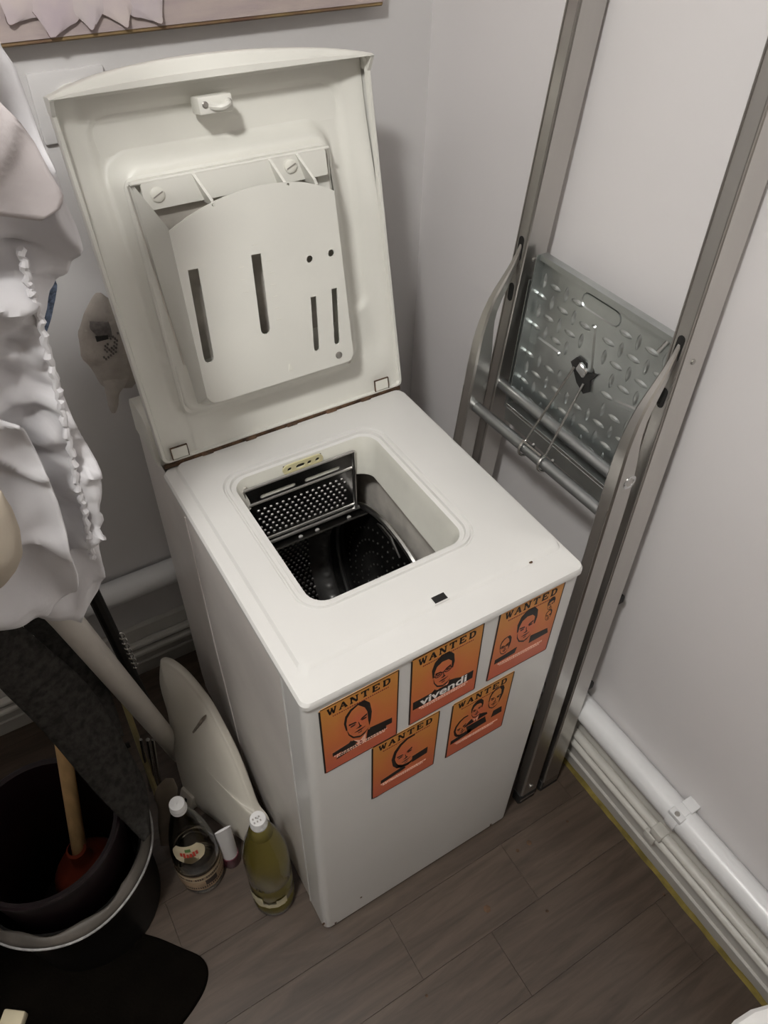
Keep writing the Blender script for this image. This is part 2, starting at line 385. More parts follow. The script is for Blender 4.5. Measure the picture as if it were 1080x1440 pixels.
# pipes along the walls
pp = thing('wall_pipe', 'thick white plastic pipe running along the right wall above the skirting board', 'pipe', (0.627, -.4, .225))
build(MB().tube([(0.632, YN, .250), (0.632, .60, .250)], 0.0265, 24), 'pipe', 'pvc', pp)
def clip(parent, c, r, m='pvc'):
    mb = MB()
    for k in range(13):
        pass
    rings = []
    for dy in (-.011, .011):
        for rr in ((r, r + .004) if dy < 0 else (r + .004, r)):
            rings.append([c + V((-rr * math.cos(math.radians(a)), dy, rr * math.sin(math.radians(a)))) for a in range(-75, 121, 13)])
    rings.append(rings[0])
    mb.loft(rings, False)
    return build(mb, 'pipe_clip', m, parent)
cl = clip(pp, V((0.632, -.232, .250)), .026)
build(MB().box((0.606, -.247, .268), (0.622, -.218, .279), .002), 'clip_screw_block', 'pvc', cl)
build(MB().box((0.636, -.246, .272), (0.660, -.220, .282), .002), 'clip_bracket', 'pvc', cl)
mb = MB(); screw_head(mb, V((0.613, -.232, .279)), V((0, 0, 1)), .005); build(mb, 'screw', 'screw', cl)
for nm, zz, lb in (('wall_cable', .146, 'upper cream cable clipped along the right skirting board below the thick white pipe'),
                   ('wall_cable', .117, 'lower cream cable clipped along the right skirting board below the thick white pipe')):
    c = thing(nm, lb, 'cable', (.637, -.4, zz), 'cables along the skirting')
    build(MB().tube([(0.635, YN, zz), (.635, .60, zz)], .0105, 12), 'cable', 'cable', c)
    mb = MB().box((0.6205, -.232 + (0.146 - zz) * .3, zz - .0125), (0.645, -.205 + (0.146 - zz) * .3, zz + .0125), .003); build(mb, 'cable_clip', 'cable', c)
pb = thing('wall_pipe', 'white horizontal pipe low on the back wall in the shade of the laundry', 'pipe', (-.3, .738, .335))
build(MB().tube([(XL, .738, .335), (0.60, .738, .335)], 0.028, 20), 'pipe', 'pvc', pb)
for zz, lb in ((.128, 'upper cream cable along the dark back skirting board'), (.098, 'lower cream cable along the dark back skirting board')):
    c = thing('wall_cable', lb, 'cable', (-.3, .745, zz), 'cables along the back skirting')
    build(MB().tube([(XL, .745, zz), (.60, .745, zz)], .010, 10), 'cable', 'cable', c)

# ceiling lamp (out of frame, lights the room)
lp = thing('ceiling_lamp', 'round opal ceiling lamp hanging below the ceiling', 'lamp', LAMP_POS)
build(MB().lathe([(0.001, -.055), (.05, -.048), (.08, -.025), (.09, 0.0), (.08, .025), (.05, .045), (.03, .05)], LAMP_POS, 28), 'opal_globe', 'opal', lp)
build(MB().lathe([(.03, .045), (.045, .055), (.045, .075), (.012, .08), (.012, ZC - LAMP_POS.z)], LAMP_POS, 20), 'lamp_holder', 'pvc', lp)

# ================================================================== WASHING MACHINE
W_, DH, DT, ZT = 0.445, 0.487, 0.634, 0.838
ZO = ZT - 0.828
wm = thing('washing_machine', 'white narrow top-loading washing machine with its lid raised and drum open', 'washing machine', (W_ / 2, DT / 2, 0))
# front panel that wraps round the corners
def vprism(poly, z0, z1): return MB().prism(poly, lambda a, b: V((a, b, z0)), lambda a, b: V((a, b, z1)))
fp = [(W_, .060)] + [(W_ - .014 + .014 * math.cos(t), .014 - .014 * math.sin(t)) for t in [PI / 2 * k / 6 for k in range(7)]] \
   + [(.014 - .014 * math.sin(t), .014 - .014 * math.cos(t)) for t in [PI / 2 * k / 6 for k in range(7)]] + [(0, .060), (.006, .062), (W_ - .006, .062)]
front = build(vprism(fp, .012, .820), 'front_panel', 'enamel', wm, smooth=30)
# body sides with a shallow pressed field, and the back
for s_, nm in ((0, 'left'), (1, 'right')):
    def side(a, b, s_=s_):
        yy = .064 + a * (DT - .064); zz = .012 + b * .808
        d = 0.0035 * smooth01(.40, .43, yy) * 1.0 + 0.002
        d -= 0.0012 * smooth01(.03, .06, zz) * smooth01(.82, .79, zz)
        x = d if s_ == 0 else W_ - d
        return V((x, yy, zz))
    build(MB().grid(side, 40, 30), 'side_panel', 'enamel_side', wm, smooth=60)
    build(MB().tube([(0.0005 if s_ == 0 else W_ - .0005, .0625, .014), (0.0005 if s_ == 0 else W_ - .0005, .0625, .818)], .0019, 6), 'panel_seam', 'enamel', wm)
build(MB().box((.006, DT - .012, .012), (W_ - .006, DT, .82)), 'back_panel', 'enamel_side', wm, smooth=0)
build(MB().box((.006, .063, .006), (W_ - .006, DT - .012, .013)), 'base_pan', 'rust', wm, smooth=0)
for fx in (.05, W_ - .05):
    for fy in (.05, DT - .05):
        build(MB().lathe([(.018, 0), (.018, .009), (.012, .012)], (fx, fy, 0), 14, cap=True), 'foot', 'rubber', wm)
# rust chips
for (px, py, s_) in ((455, 1300, .004), (472, 1298, .003), (508, 1262, .0025), (690, 1160, .003)):
    p = atY(px, py, -.0004); mb = MB()
    mb.prism([(s_ * math.cos(a) * random.uniform(.6, 1.3), s_ * 1.6 * math.sin(a) * random.uniform(.6, 1.2)) for a in [2 * PI * k / 8 for k in range(8)]],
             lambda a, b: V((p.x + a, -.0003, p.z + b)), lambda a, b: V((p.x + a, .001, p.z + b)))
    build(mb, 'rust_chip', 'rust', front, smooth=0)
build(MB().tube([(.0012, .405, .80), (.0012, .400, .45), (.0012, .385, .25), (.0012, .375, .014)], .0022, 6), 'panel_crease', 'enamel_side', wm)
# console behind the lid
def con_prof(x):
    pr = [(.520, .815), (.536, .870), (.545, .884), (.56, .890), (.615, .890), (.627, .882), (.634, .868), (.634, .815)]
    return [V((x, a, b)) for a, b in pr]
build(MB().loft([con_prof(.0015), con_prof(W_ - .0015)], True, True, True), 'control_console', 'plastic2', wm, smooth=40)

# top panel with opening, made of matched rounded-rectangle rings
def ring(x0, x1, y0, y1, r, z, n=8): return [V((a, b, z + ZO)) for a, b in rrect(x0, x1, y0, y1, r, n)]
rings = [ring(.001, W_ - .001, .001, DH, .010, .808), ring(-.002, W_ + .001, -.003, DH, .012, .8105), ring(-.002, W_ + .001, -.003, DH, .012, .818),
         ring(.001, W_ - .001, -.001, DH - .001, .012, .8225), ring(.012, W_ - .003, .030, DH - .002, .012, .8235),
         ring(.018, W_ - .006, .040, DH - .003, .012, .8250), ring(.022, W_ - .008, .045, DH - .004, .012, .8290), ring(.027, W_ - .010, .050, DH - .006, .012, .8300)]
hx0, hx1, hy0, hy1 = .063, .348, .110, .421
def hring(i0, i1, j0, j1, r, z): return ring(hx0 + i0, hx1 - i1, hy0 + j0, hy1 - j1, r, z)
rings += [hring(-.001, -.001, -.001, -.001, .040, .8300), hring(.001, .001, .001, .001, .039, .8268), hring(.0025, .0025, .0025, .0025, .037, .8268), hring(.004, .004, .004, .004, .036, .8300),
          hring(.009, .009, .009, .008, .033, .8298), hring(.0105, .0105, .011, .0095, .032, .8255), hring(.018, .017, .016, .014, .028, .8240)]
top = build(MB().loft(rings), 'top_panel', 'enamel', wm, smooth=28)
# throat: rear wall steep, right side a broad slope, bottom runs to the tub
trings = [hring(.018, .017, .016, .014, .028, .8240), hring(.020, .019, .018, .017, .028, .815), hring(.022, .021, .019, .020, .028, .800),
          hring(.024, .024, .016, .022, .028, .785), hring(.025, .028, .014, .023, .028, .772), hring(.025, .029, .012, .023, .028, .766)]
for rg in trings[-3:]:
    for p in rg:
        if p.x > .24: p.z -= 1.1 * (p.y - .285) ** 2 * smooth01(.24, .31, p.x)
build(MB().loft(trings), 'loading_throat', 'throat', wm, smooth=40)
# latch slot in the front of the top panel
p = V((.230, .050, 0))
build(MB().box((p.x - .0125, p.y - .0075, .8285 + ZO), (p.x + .0125, p.y + .0075, .8304 + ZO), .001, 1), 'latch_frame', 'enamel', top)
build(MB().box((p.x - .010, p.y - .0055, .829 + ZO), (p.x + .010, p.y + .0055, .8308 + ZO)), 'latch_slot', 'black', top, smooth=0)
mb = MB(); mb.lathe([(.0035, 0), (.002, .0006)], (.380, .042, .8262 + ZO), 8, cap=True); build(mb, 'rust_spot', 'rust', top)
# yellowed key plate in the rear throat wall
yk = hy1 - .0185
kv, kf = plate2d(rrect(-.036, .036, -.0095, .0095, .0094), [circ(-.024, 0, .0042), slot(-.0085, 0, -.001, 0, .0045), circ(.0115, 0, .0042), circ(.026, 0, .0042)], .003)
kp = build(MB().add([V((.203 + v.x, yk - v.z - .001, .8135 + ZO + v.y)) for v in kv], kf), 'key_plate', 'cream', wm)
build(MB().box((.203 - .034, yk + .0005, .806 + ZO), (.203 + .034, yk + .0015, .821 + ZO)), 'key_plate_back', 'black', kp, smooth=0)
mb = MB(); screw_head(mb, V((.100, yk - .001, .806 + ZO)), V((0, -1, .2)), .005); build(mb, 'screw', 'screw', wm)

# drum -------------------------------------------------------------
DC = V((0, .298, .497)); DR = .203; DX0, DX1 = .060, .318
def dp(x, ang, r=DR): return V((x, DC.y + r * math.sin(ang), DC.z + r * math.cos(ang)))   # ang from top towards the back
H0, H1 = math.radians(27), math.radians(300)                  # wall present from H0 round to H1 (hatch between)
drum = build(MB().grid(lambda a, b: dp(DX0 + a * (DX1 - DX0), H0 + b * (H1 - H0)), 12, 72), 'drum_wall', 'steel_dark', wm, smooth=60)
mb = MB()
mb.loft([[dp(DX1, 2 * PI * k / 64, r) for k in range(64)] for r in (DR + .001, DR * .6, .02)], True, False, True)
build(mb, 'drum_end', 'steel_dark', wm)
mb = MB()
mb.loft([[dp(DX0, 2 * PI * k / 64, r) for k in range(64)] for r in (DR + .001, DR * .6, .02)], True, False, True)
build(mb, 'drum_end', 'steel_dark', wm)
for xx in (DX1 - .004, DX0 + .004):      # rolled end rims
    mb = MB(); mb.loft([[dp(xx + .006 * math.cos(q), 2 * PI * k / 72, DR + .003 + .006 * math.sin(q)) for k in range(72)] for q in [2 * PI * j / 8 for j in range(9)]])
    build(mb, 'drum_rim', 'steel_bright', wm)
# small dimples of the perforated sheet: one joined relief
mb = MB()
def dimple(mb, c, n, t, r):
    b_ = n.cross(t)
    o = [c + t * (r * math.cos(2 * PI * k / 6)) + b_ * (r * math.sin(2 * PI * k / 6)) for k in range(6)]
    i = [c + n * (r * .55) + t * (r * .5 * math.cos(2 * PI * k / 6)) + b_ * (r * .5 * math.sin(2 * PI * k / 6)) for k in range(6)]
    mb.loft([o, i], True)
nr = 0
ang = math.radians(50)
while ang < math.radians(150):
    x = DX0 + .02 + (.0055 if nr % 2 else 0)
    while x < DX1 - .035:
        if not (.248 < x < .294):
            c = dp(x, ang, DR - .0004); n = V((0, -math.sin(ang), -math.cos(ang)))
            dimple(mb, c, n, V((1, 0, 0)), .0034)
        x += .011
    ang += .0098 / DR; nr += 1
dm = build(mb, 'drum_perforation', 'steel_bright', drum, smooth=60, recalc=False); dm['kind'] = 'stuff'
mb = MB()
for rr in (.06, .085, .11, .135, .16):
    n_ = int(2 * PI * rr / .018)
    for k in range(n_):
        dimple(mb, dp(DX1 - .0004, 2 * PI * k / n_, rr), V((-1, 0, 0)), V((0, 1, 0)), .0026)
dm2 = build(mb, 'drum_perforation', 'steel_bright', drum, smooth=60, recalc=False); dm2['kind'] = 'stuff'
# lifter rib on the drum wall with pressed rungs
def lift(a, b):
    an = math.radians(52) + b * math.radians(85); h = .026 * math.sin(PI * min(1, max(0, a))) ** .7
    h += .003 * max(0, math.sin(b * 60)) * (1 if .3 < a < .7 else 0)
    return dp(.246 + a * .048, an, DR - h * smooth01(0, .08, b) * smooth01(1, .92, b))
build(MB().grid(lift, 10, 90), 'lifter', 'steel_mid', wm, smooth=60)
# rear hatch edge strip with rivets and the open hatch flap
e0 = dp(0, H0); 
fb, ft = V((0, e0.y + .002, e0.z + .010)), V((0, .398, .816))
fx0, fx1 = .096, .294
fd = (ft - fb).normalized(); fn = V((0, -fd.z, fd.y))     # fn towards the viewer
FL = (ft - fb).length
mb = MB().obox(V(((fx0 + fx1) / 2, e0.y - .006, e0.z + .002)), V(((fx1 - fx0) / 2 + .012, 0, 0)), V((0, .016, -.010)), V((0, .0009, .0014)), .0006, 1)
strip = build(mb, 'hatch_strip', 'steel_dark', wm)
for x in (.118, .180, .212, .275):
    mb = MB(); screw_head(mb, V((x, e0.y - .010, e0.z + .0055)), V((0, -.5, .86)), .0045, .002); build(mb, 'rivet', 'steel_bright', strip)
build(MB().tube([V((fx0 - .008, 0, 0)) + fb, V((fx1 + .008, 0, 0)) + fb], .004, 8), 'hatch_hinge', 'steel_bright', wm)
holes = []
hx = fx0 + .022; r_ = 0
for j in range(7):
    x = fx0 + .020 + (.0055 if j % 2 else 0)
    while x < fx1 - .016:
        holes.append(circ(x, .022 + j * .0092, .0030, 6)); x += .011
flapo = rrect(fx0, fx1, .0, FL, .010)
slots = [slot(fx0 + .03, FL - .024, fx0 + .085, FL - .024, .004), slot(fx0 + .11, FL - .024, fx1 - .03, FL - .024, .004)]
kv, kf = plate2d(flapo, holes + slots, .0016)
def fpos(a, b, c=0): return V((a, 0, 0)) + fb + fd * b + fn * c
flap = build(MB().add([fpos(v.x, v.y, v.z) for v in kv], kf), 'hatch_flap', 'steel_dark', wm, smooth=30)
mb = MB()
for (a0_, b0_, a1_, b1_) in ((fx0, .012, fx1, .012), (fx0 + .004, .095, fx1 - .004, .095), (fx0, FL, fx1, FL)):
    mb.tube([fpos(a0_, b0_, .001), fpos(a1_, b1_, .001)], .0026, 8)
mb.tube([fpos(fx1, 0, .001), fpos(fx1, FL, .001)], .0035, 8); mb.tube([fpos(fx0, 0, .001), fpos(fx0, FL, .001)], .0026, 8)
build(mb, 'flap_rib', 'steel_bright', flap)
mb = MB()
for h in holes:
    cx = sum(p[0] for p in h) / 6; cy = sum(p[1] for p in h) / 6
    dimple(mb, fpos(cx, cy, .0008), fn, V((1, 0, 0)), .0034)
fdm = build(mb, 'flap_perforation', 'steel_bright', flap, smooth=60, recalc=False); fdm['kind'] = 'stuff'
# pale spring strip beside the hatch
build(MB().prism([(.27, .667), (.30, .690), (.33, .690), (.345, .684), (.30, .681)], lambda a, b: V((.303, a - .012, b + .012)), lambda a, b: V((.306, a - .012, b + .012))), 'hatch_catch', 'steel_bright', wm, smooth=0)
# outer tub: end walls and shell
mb = MB(); mb.loft([[V((.342, DC.y + r * math.sin(2 * PI * k / 64), DC.z + r * math.cos(2 * PI * k / 64))) for k in range(64)] for r in (.285, .15, .01)], True, False, True)
build(mb, 'tub_end', 'tub', wm)
mb = MB(); mb.loft([[V((.042, DC.y + r * math.sin(2 * PI * k / 64), DC.z + r * math.cos(2 * PI * k / 64))) for k in range(64)] for r in (.285, .15, .01)], True, False, True)
build(mb, 'tub_end', 'tub', wm)
build(MB().grid(lambda a, b: dp(.042 + a * .300, math.radians(38) + b * math.radians(270), .262), 4, 60), 'tub_shell', 'tub', wm, smooth=60)

# lid -----------------------------------------------------------------
LO = V((-.0022, DH, .842)); LK = .988; LS = V((0, .105, .507)).normalized(); LN = V((0, -LS.z, LS.y))   # up along lid, towards viewer
def L(x, s, n=0.0): return V((x * LK, 0, 0)) + LO + LS * (s * LK) + LN * n
def LH(s): return .008 - .013 * s / .517     # the lid sits very slightly askew on its hinges
LX0, LX1, LT = -.001, .446, .517
def lring(x0, x1, s0, s1, r, n): return [L(a + LH(b), b, n) for a, b in rrect(x0, x1, s0, s1, r, 5)]
lrings = [lring(.03, .415, .03, .49, .01, -.034), lring(LX0 + .006, LX1 - .006, .004, LT, .01, -.026), lring(LX0, LX1, 0, LT, .01, -.018), lring(LX0, LX1, 0, LT, .01, -.001),
          lring(LX0 + .001, LX1 - .001, .001, LT, .009, 0), lring(LX0 + .005, LX1 - .005, .003, LT, .008, 0), lring(LX0 + .007, LX1 - .007, .004, LT, .008, -.006)]
lid = build(MB().loft(lrings, True, True), 'lid', 'plastic', wm, smooth=40)
def sdrr(x, s, x0, x1, s0, s1, r):
    cx, cs = (x0 + x1) / 2, (s0 + s1) / 2
    qx, qs = abs(x - cx) - (x1 - x0) / 2 + r, abs(s - cs) - (s1 - s0) / 2 + r
    return math.hypot(max(qx, 0), max(qs, 0)) + min(max(qx, qs), 0) - r
def liner(a, b):
    x = LX0 + .006 + a * (LX1 - LX0 - .012); s = .004 + b * (LT - .006)
    n = -.006 - .010 * smooth01(0, .035, min(a * .43, (1 - a) * .43)) * smooth01(.03, .10, s)
    n -= .012 * smooth01(.30, .47, s)
    n += -.007 * smooth01(.006, -.006, sdrr(x, s, .042, .404, .150, .492, .030)) * smooth01(.145, .165, s)
    d = sdrr(x, s, .050, .372, .066, .437, .035)
    n += (.022 + .010 * smooth01(.2, .45, s)) * smooth01(.010, -.014, d)
    return L(x + LH(s) * (.3 if .06 < x < .38 else 1), s, n)
build(MB().grid(liner, 110, 126), 'lid_liner', 'plastic', lid, smooth=70)
# curved front lip (the handle edge)
arc = catmull([(-.001, .519, 0), (.03, .528, 0), (.075, .5365, 0), (.16, .543, 0), (.261, .542, 0), (.358, .5345, 0), (.42, .525, 0), (.446, .519, 0)], 4)
def lip_ring(k, n): return [L(p.x + LH(.52), .516 + (p.y - .516) * k, n) for p in arc]
prof = [(0, -.024), (0, .012), (.05, .015), (.35, .0150), (.45, .012), (.8, .010), (.95, .007), (1.0, .001), (1.0, -.016), (.9, -.022), (0, -.022)]
build(MB().loft([lip_ring(k, n) for k, n in prof], False), 'lid_front_lip', 'plastic', lid, smooth=40)
for xe in (LX0, LX1):
    build(MB().prism([(.500, -.02), (.519, -.02), (.519, .008), (.515, .014), (.498, .001)],
          lambda a, b: L((xe - .005 if xe > .2 else xe) + LH(.52), a, b), lambda a, b: L((xe if xe > .2 else xe + .005) + LH(.52), a, b)), 'lid_lip_cheek', 'plastic', lid, smooth=20)
# latch block with hook
lk = build(MB().obox(L(.199, .486, -.006), V((.0235, 0, 0)), LS * .0105, LN * .016, .0025, 2), 'latch_block', 'plastic', lid)
hk = catmull([L(.192, .4845, .008), L(.197, .4835, .018), L(.204, .4835, .022), L(.212, .486, .020), L(.216, .487, .010)], 4)
build(MB().tube(hk, .0042, 8), 'latch_hook', 'plastic', lk)
for x in (.184, .217):
    mb = MB(); screw_head(mb, L(x, .487, .0098), LN, .0042, .002); build(mb, 'screw', 'screw', lk)
# hinge line pieces
for x in (.030, .405):
    x += .006
    h = build(MB().obox(L(x, .0145, .0005), V((.013, 0, 0)), LS * .0095, LN * .0016, .001, 1), 'hinge_pad', 'plastic2', lid)
    mb = MB()
    for dx, ds in ((-.0135, 0), (.0135, 0)): mb.obox(L(x + dx, .0145, .0006), V((.0006, 0, 0)), LS * .010, LN * .0016)
    mb.obox(L(x, .0245, .0006), V((.0138, 0, 0)), LS * .0006, LN * .0016)
    build(mb, 'hinge_gap', 'rust', h, smooth=0)
mb = MB().box((.004, DH - .0012, .8245 + ZO), (W_ - .004, DH + .003, .8312 + ZO)); build(mb, 'hinge_gap', 'rust', lid, smooth=0)
for x in (.075, .150, .225, .300, .368):
    mb = MB().box((x - .0095, DH - .007, .826 + ZO), (x + .0095, DH + .001, .8318 + ZO), .001, 1); build(mb, 'hinge_knuckle', 'rust', lid, smooth=0)
# detergent dispenser -------------------------------------------------
DN = .046
left_b, right_b, bot_b, top_b = .062, .353, .080, .412
archp = catmull([(.089, .353, 0), (.125, .368, 0), (.175, .381, 0), (.228, .3855, 0), (.280, .381, 0), (.312, .3715, 0), (.338, .359, 0)], 4)
face_out = [(.112, .098), (.325, .098), (.333, .100), (.339, .108)] + [(p.x, p.y) for p in reversed(archp)] + [(.087, .112), (.092, .103), (.100, .099)]
sl = [slot(.1095, .298, .1035, .170, .0075, flat=True), slot(.2035, .298, .1975, .188, .0075, flat=True), slot(.2825, .217, .2760, .136, .0048, flat=True), slot(.3190, .221, .3125, .137, .0048, flat=True),
      circ(.285, .273, .0052), circ(.321, .274, .0052), circ(.156, .3735, .0022, 8), circ(.268, .3795, .0022, 8)]
kv, kf = plate2d(face_out, sl, .0022)
disp = build(MB().add([L(v.x, v.y, DN + v.z) for v in kv], kf), 'dispenser_face', 'plastic', lid, smooth=30)
# walls: sloped skin from the base outline to the face outline
def wall_skin(A0, A1, B0, B1):
    A0, A1, B0, B1 = V(A0), V(A1), V(B0), V(B1)
    def fn(i, j):
        q = A0.lerp(A1, i).lerp(B0.lerp(B1, i), j); return L(q.x, q.y, q.z)
    return MB().grid(fn, 12, 6)
def slab(mbq, th, nv):                      # give a skin some thickness
    k = len(mbq.v); mbq.add([p + nv * th for p in mbq.v], [tuple(f) for f in mbq.f]); return mbq
build(slab(wall_skin((.064, .409, .014), (.080, .078, -.006), (.089, .353, DN), (.087, .112, DN)), .0022, V((1, 0, 0))), 'dispenser_side', 'plastic', disp)
build(slab(wall_skin((.353, .076, -.006), (.352, .409, .014), (.339, .108, DN), (.338, .359, DN)), .0022, V((-1, 0, 0))), 'dispenser_side', 'plastic', disp)
build(wall_skin((.080, .078, -.006), (.353, .076, -.006), (.087, .112, DN), (.339, .108, DN)), 'dispenser_bottom', 'plastic', disp)
bo = rrect(.057, .359, .070, .417, .014, 4); bi = rrect(.060, .356, .073, .414, .012, 4)
build(MB().loft([[L(a, b, -.012) for a, b in bo], [L(a, b, .000) for a, b in bo], [L(a, b, .003) for a, b in bi]], True, False, True), 'dispenser_base', 'plastic', disp)
mb = MB()
mb.loft([[L(.087 + .013 * (1 - math.cos(t)), .112 - .014 * math.sin(t), DN - .0005), L(.0845, .0775, -.01)] for t in [PI / 2 * k / 6 for k in range(7)]], False)
build(mb, 'dispenser_corner', 'plastic', disp)
sm = [(left_b - .001, top_b - .004), (.080, .080), (.084, .0765), (right_b, .0745), (right_b + .002, .080), (right_b + .001, top_b - .01)]
build(MB().tube([L(a, b, .0032) for a, b in sm], .0012, 6), 'dispenser_seam', 'tub', disp)
# back plate with rim that carries the two big screws
kv, kf = plate2d(rrect(.074, .346, .376, top_b - .002, .003), [], .003)
bp_ = build(MB().add([L(v.x, v.y, .016 + v.z) for v in kv], kf), 'dispenser_back_plate', 'plastic', disp)
build(MB().obox(L((left_b + right_b) / 2, top_b - .001, .011), V(((right_b - left_b) / 2 - .001, 0, 0)), LS * .0022, LN * .0065, .0015, 1), 'dispenser_rim', 'plastic', disp)
build(MB().add([L(.085, .11, .0045), L(.335, .11, .0045), L(.335, .378, .0045), L(.085, .378, .0045)], [(0, 1, 2, 3)]), 'dispenser_inside', 'tub', disp, smooth=0)
for (xa, xb) in ((.146, .158), (.258, .268), (.300, .312)):
    poly = [(top_b, .016), (top_b - .003, .020), (.379, DN), (.372, DN), (.372, .006), (top_b, .006)]
    build(MB().prism([(0, 0), (1, 0), (2, 0), (3, 0), (4, 0), (5, 0)],
        lambda i, _: L(xa + (xb - xa) * ((top_b - poly[int(i)][0]) / .04) - .0021, poly[int(i)][0], poly[int(i)][1]),
        lambda i, _: L(xa + (xb - xa) * ((top_b - poly[int(i)][0]) / .04) + .0021, poly[int(i)][0], poly[int(i)][1])), 'partition', 'plastic', disp, smooth=0)
for (x, s_) in ((.093, .394), (.300 - .012, .397)):
    mb = MB(); screw_head(mb, L(x, s_, .0175), LN, .0095, .004); sc = build(mb, 'dispenser_screw', 'plastic2', disp)
    a_ = random.uniform(.2, .6)
    build(MB().obox(L(x, s_, .0216), (V((1, 0, 0)) * math.cos(a_) + LS * math.sin(a_)) * .0075, (LS * math.cos(a_) - V((1, 0, 0)) * math.sin(a_)) * .0008, LN * .0005), 'screw_slot', 'screw', sc, smooth=0)
mb = MB(); screw_head(mb, L(.3125, .114, DN + .001), LN, .0058, .002); build(mb, 'face_screw', 'screw', disp)
mb = MB()
for k in range(6): mb.obox(L(.2215, .285 - k * .0175, DN + .0013), V((.004, 0, 0)), LS * .0004, LN * .0004)
for k in range(3): mb.obox(L(.1785, .285 - k * .0175, DN + .0013), V((.004, 0, 0)), LS * .0004, LN * .0004)
mb.obox(L(.118, .303, DN + .0013), V((.005, 0, 0)), LS * .0004, LN * .0004); mb.obox(L(.205, .311, DN + .0013), V((.005, 0, 0)), LS * .0004, LN * .0004)
mb.prism([(.224, .114), (.229, .114), (.2275, .124), (.2255, .124)], lambda a, b: L(a, b, DN + .0005), lambda a, b: L(a, b, DN + .003))
build(mb, 'level_mark', 'plastic2', disp, smooth=0)['kind'] = 'stuff'

# ================================================================== WANTED POSTERS ON THE FRONT
PWD, PHT = .117, .166
LET = {  # slab letters as thick strokes in a unit box, (x0,y0,x1,y1,width)
 'W': [(.02, 1, .27, 0, .17), (.27, 0, .5, .8, .13), (.5, .8, .73, 0, .17), (.73, 0, .98, 1, .13), (-.08, .96, .2, .96, .1), (.8, .96, 1.08, .96, .1), (.38, .92, .62, .92, .1)],
 'A': [(.1, 0, .5, 1, .13), (.5, 1, .9, 0, .2), (.25, .36, .75, .36, .1), (-.05, .04, .28, .04, .1), (.68, .04, 1.05, .04, .1)],
 'N': [(.14, 0, .14, 1, .13), (.86, 0, .86, 1, .13), (.14, 1, .86, 0, .2), (-.04, .96, .3, .96, .1), (.68, .96, 1.04, .96, .1), (-.04, .04, .32, .04, .1)],
 'T': [(.5, 0, .5, 1, .2), (.02, .95, .98, .95, .12), (.06, .72, .06, 1, .12), (.94, .72, .94, 1, .12), (.28, .04, .72, .04, .1)],
 'E': [(.2, 0, .2, 1, .2), (.04, .95, .92, .95, .12), (.04, .05, .94, .05, .12), (.2, .52, .62, .52, .1), (.9, .70, .9, 1, .11), (.92, 0, .92, .3, .11), (.62, .38, .62, .66, .09)],
 'D': [(.2, 0, .2, 1, .2), (.02, .95, .62, .95, .11), (.02, .05, .62, .05, .11), (.60, .95, .86, .75, .16), (.86, .78, .86, .22, .18), (.86, .25, .60, .05, .16)],
}
def stroke(mb, f, x0, y0, x1, y1, wd, n0, n1):
    d = V((x1 - x0, y1 - y0, 0)); p = V((-d.y, d.x, 0)).normalized() * wd / 2
    q = [(x0 + p.x, y0 + p.y), (x0 - p.x, y0 - p.y), (x1 - p.x, y1 - p.y), (x1 + p.x, y1 + p.y)]
    mb.prism(q, lambda a, b: f(a, b, n0), lambda a, b: f(a, b, n1))
def ell(cx, cy, rx, ry, a0=0, a1=360, n=14, rot=0):
    c, s_ = math.cos(math.radians(rot)), math.sin(math.radians(rot)); out = []
    for k in range(n + (0 if a1 - a0 >= 360 else 1)):
        t = math.radians(a0 + (a1 - a0) * k / n); x, y_ = rx * math.cos(t), ry * math.sin(t); out.append((cx + x * c - y_ * s_, cy + x * s_ + y_ * c))
    return out
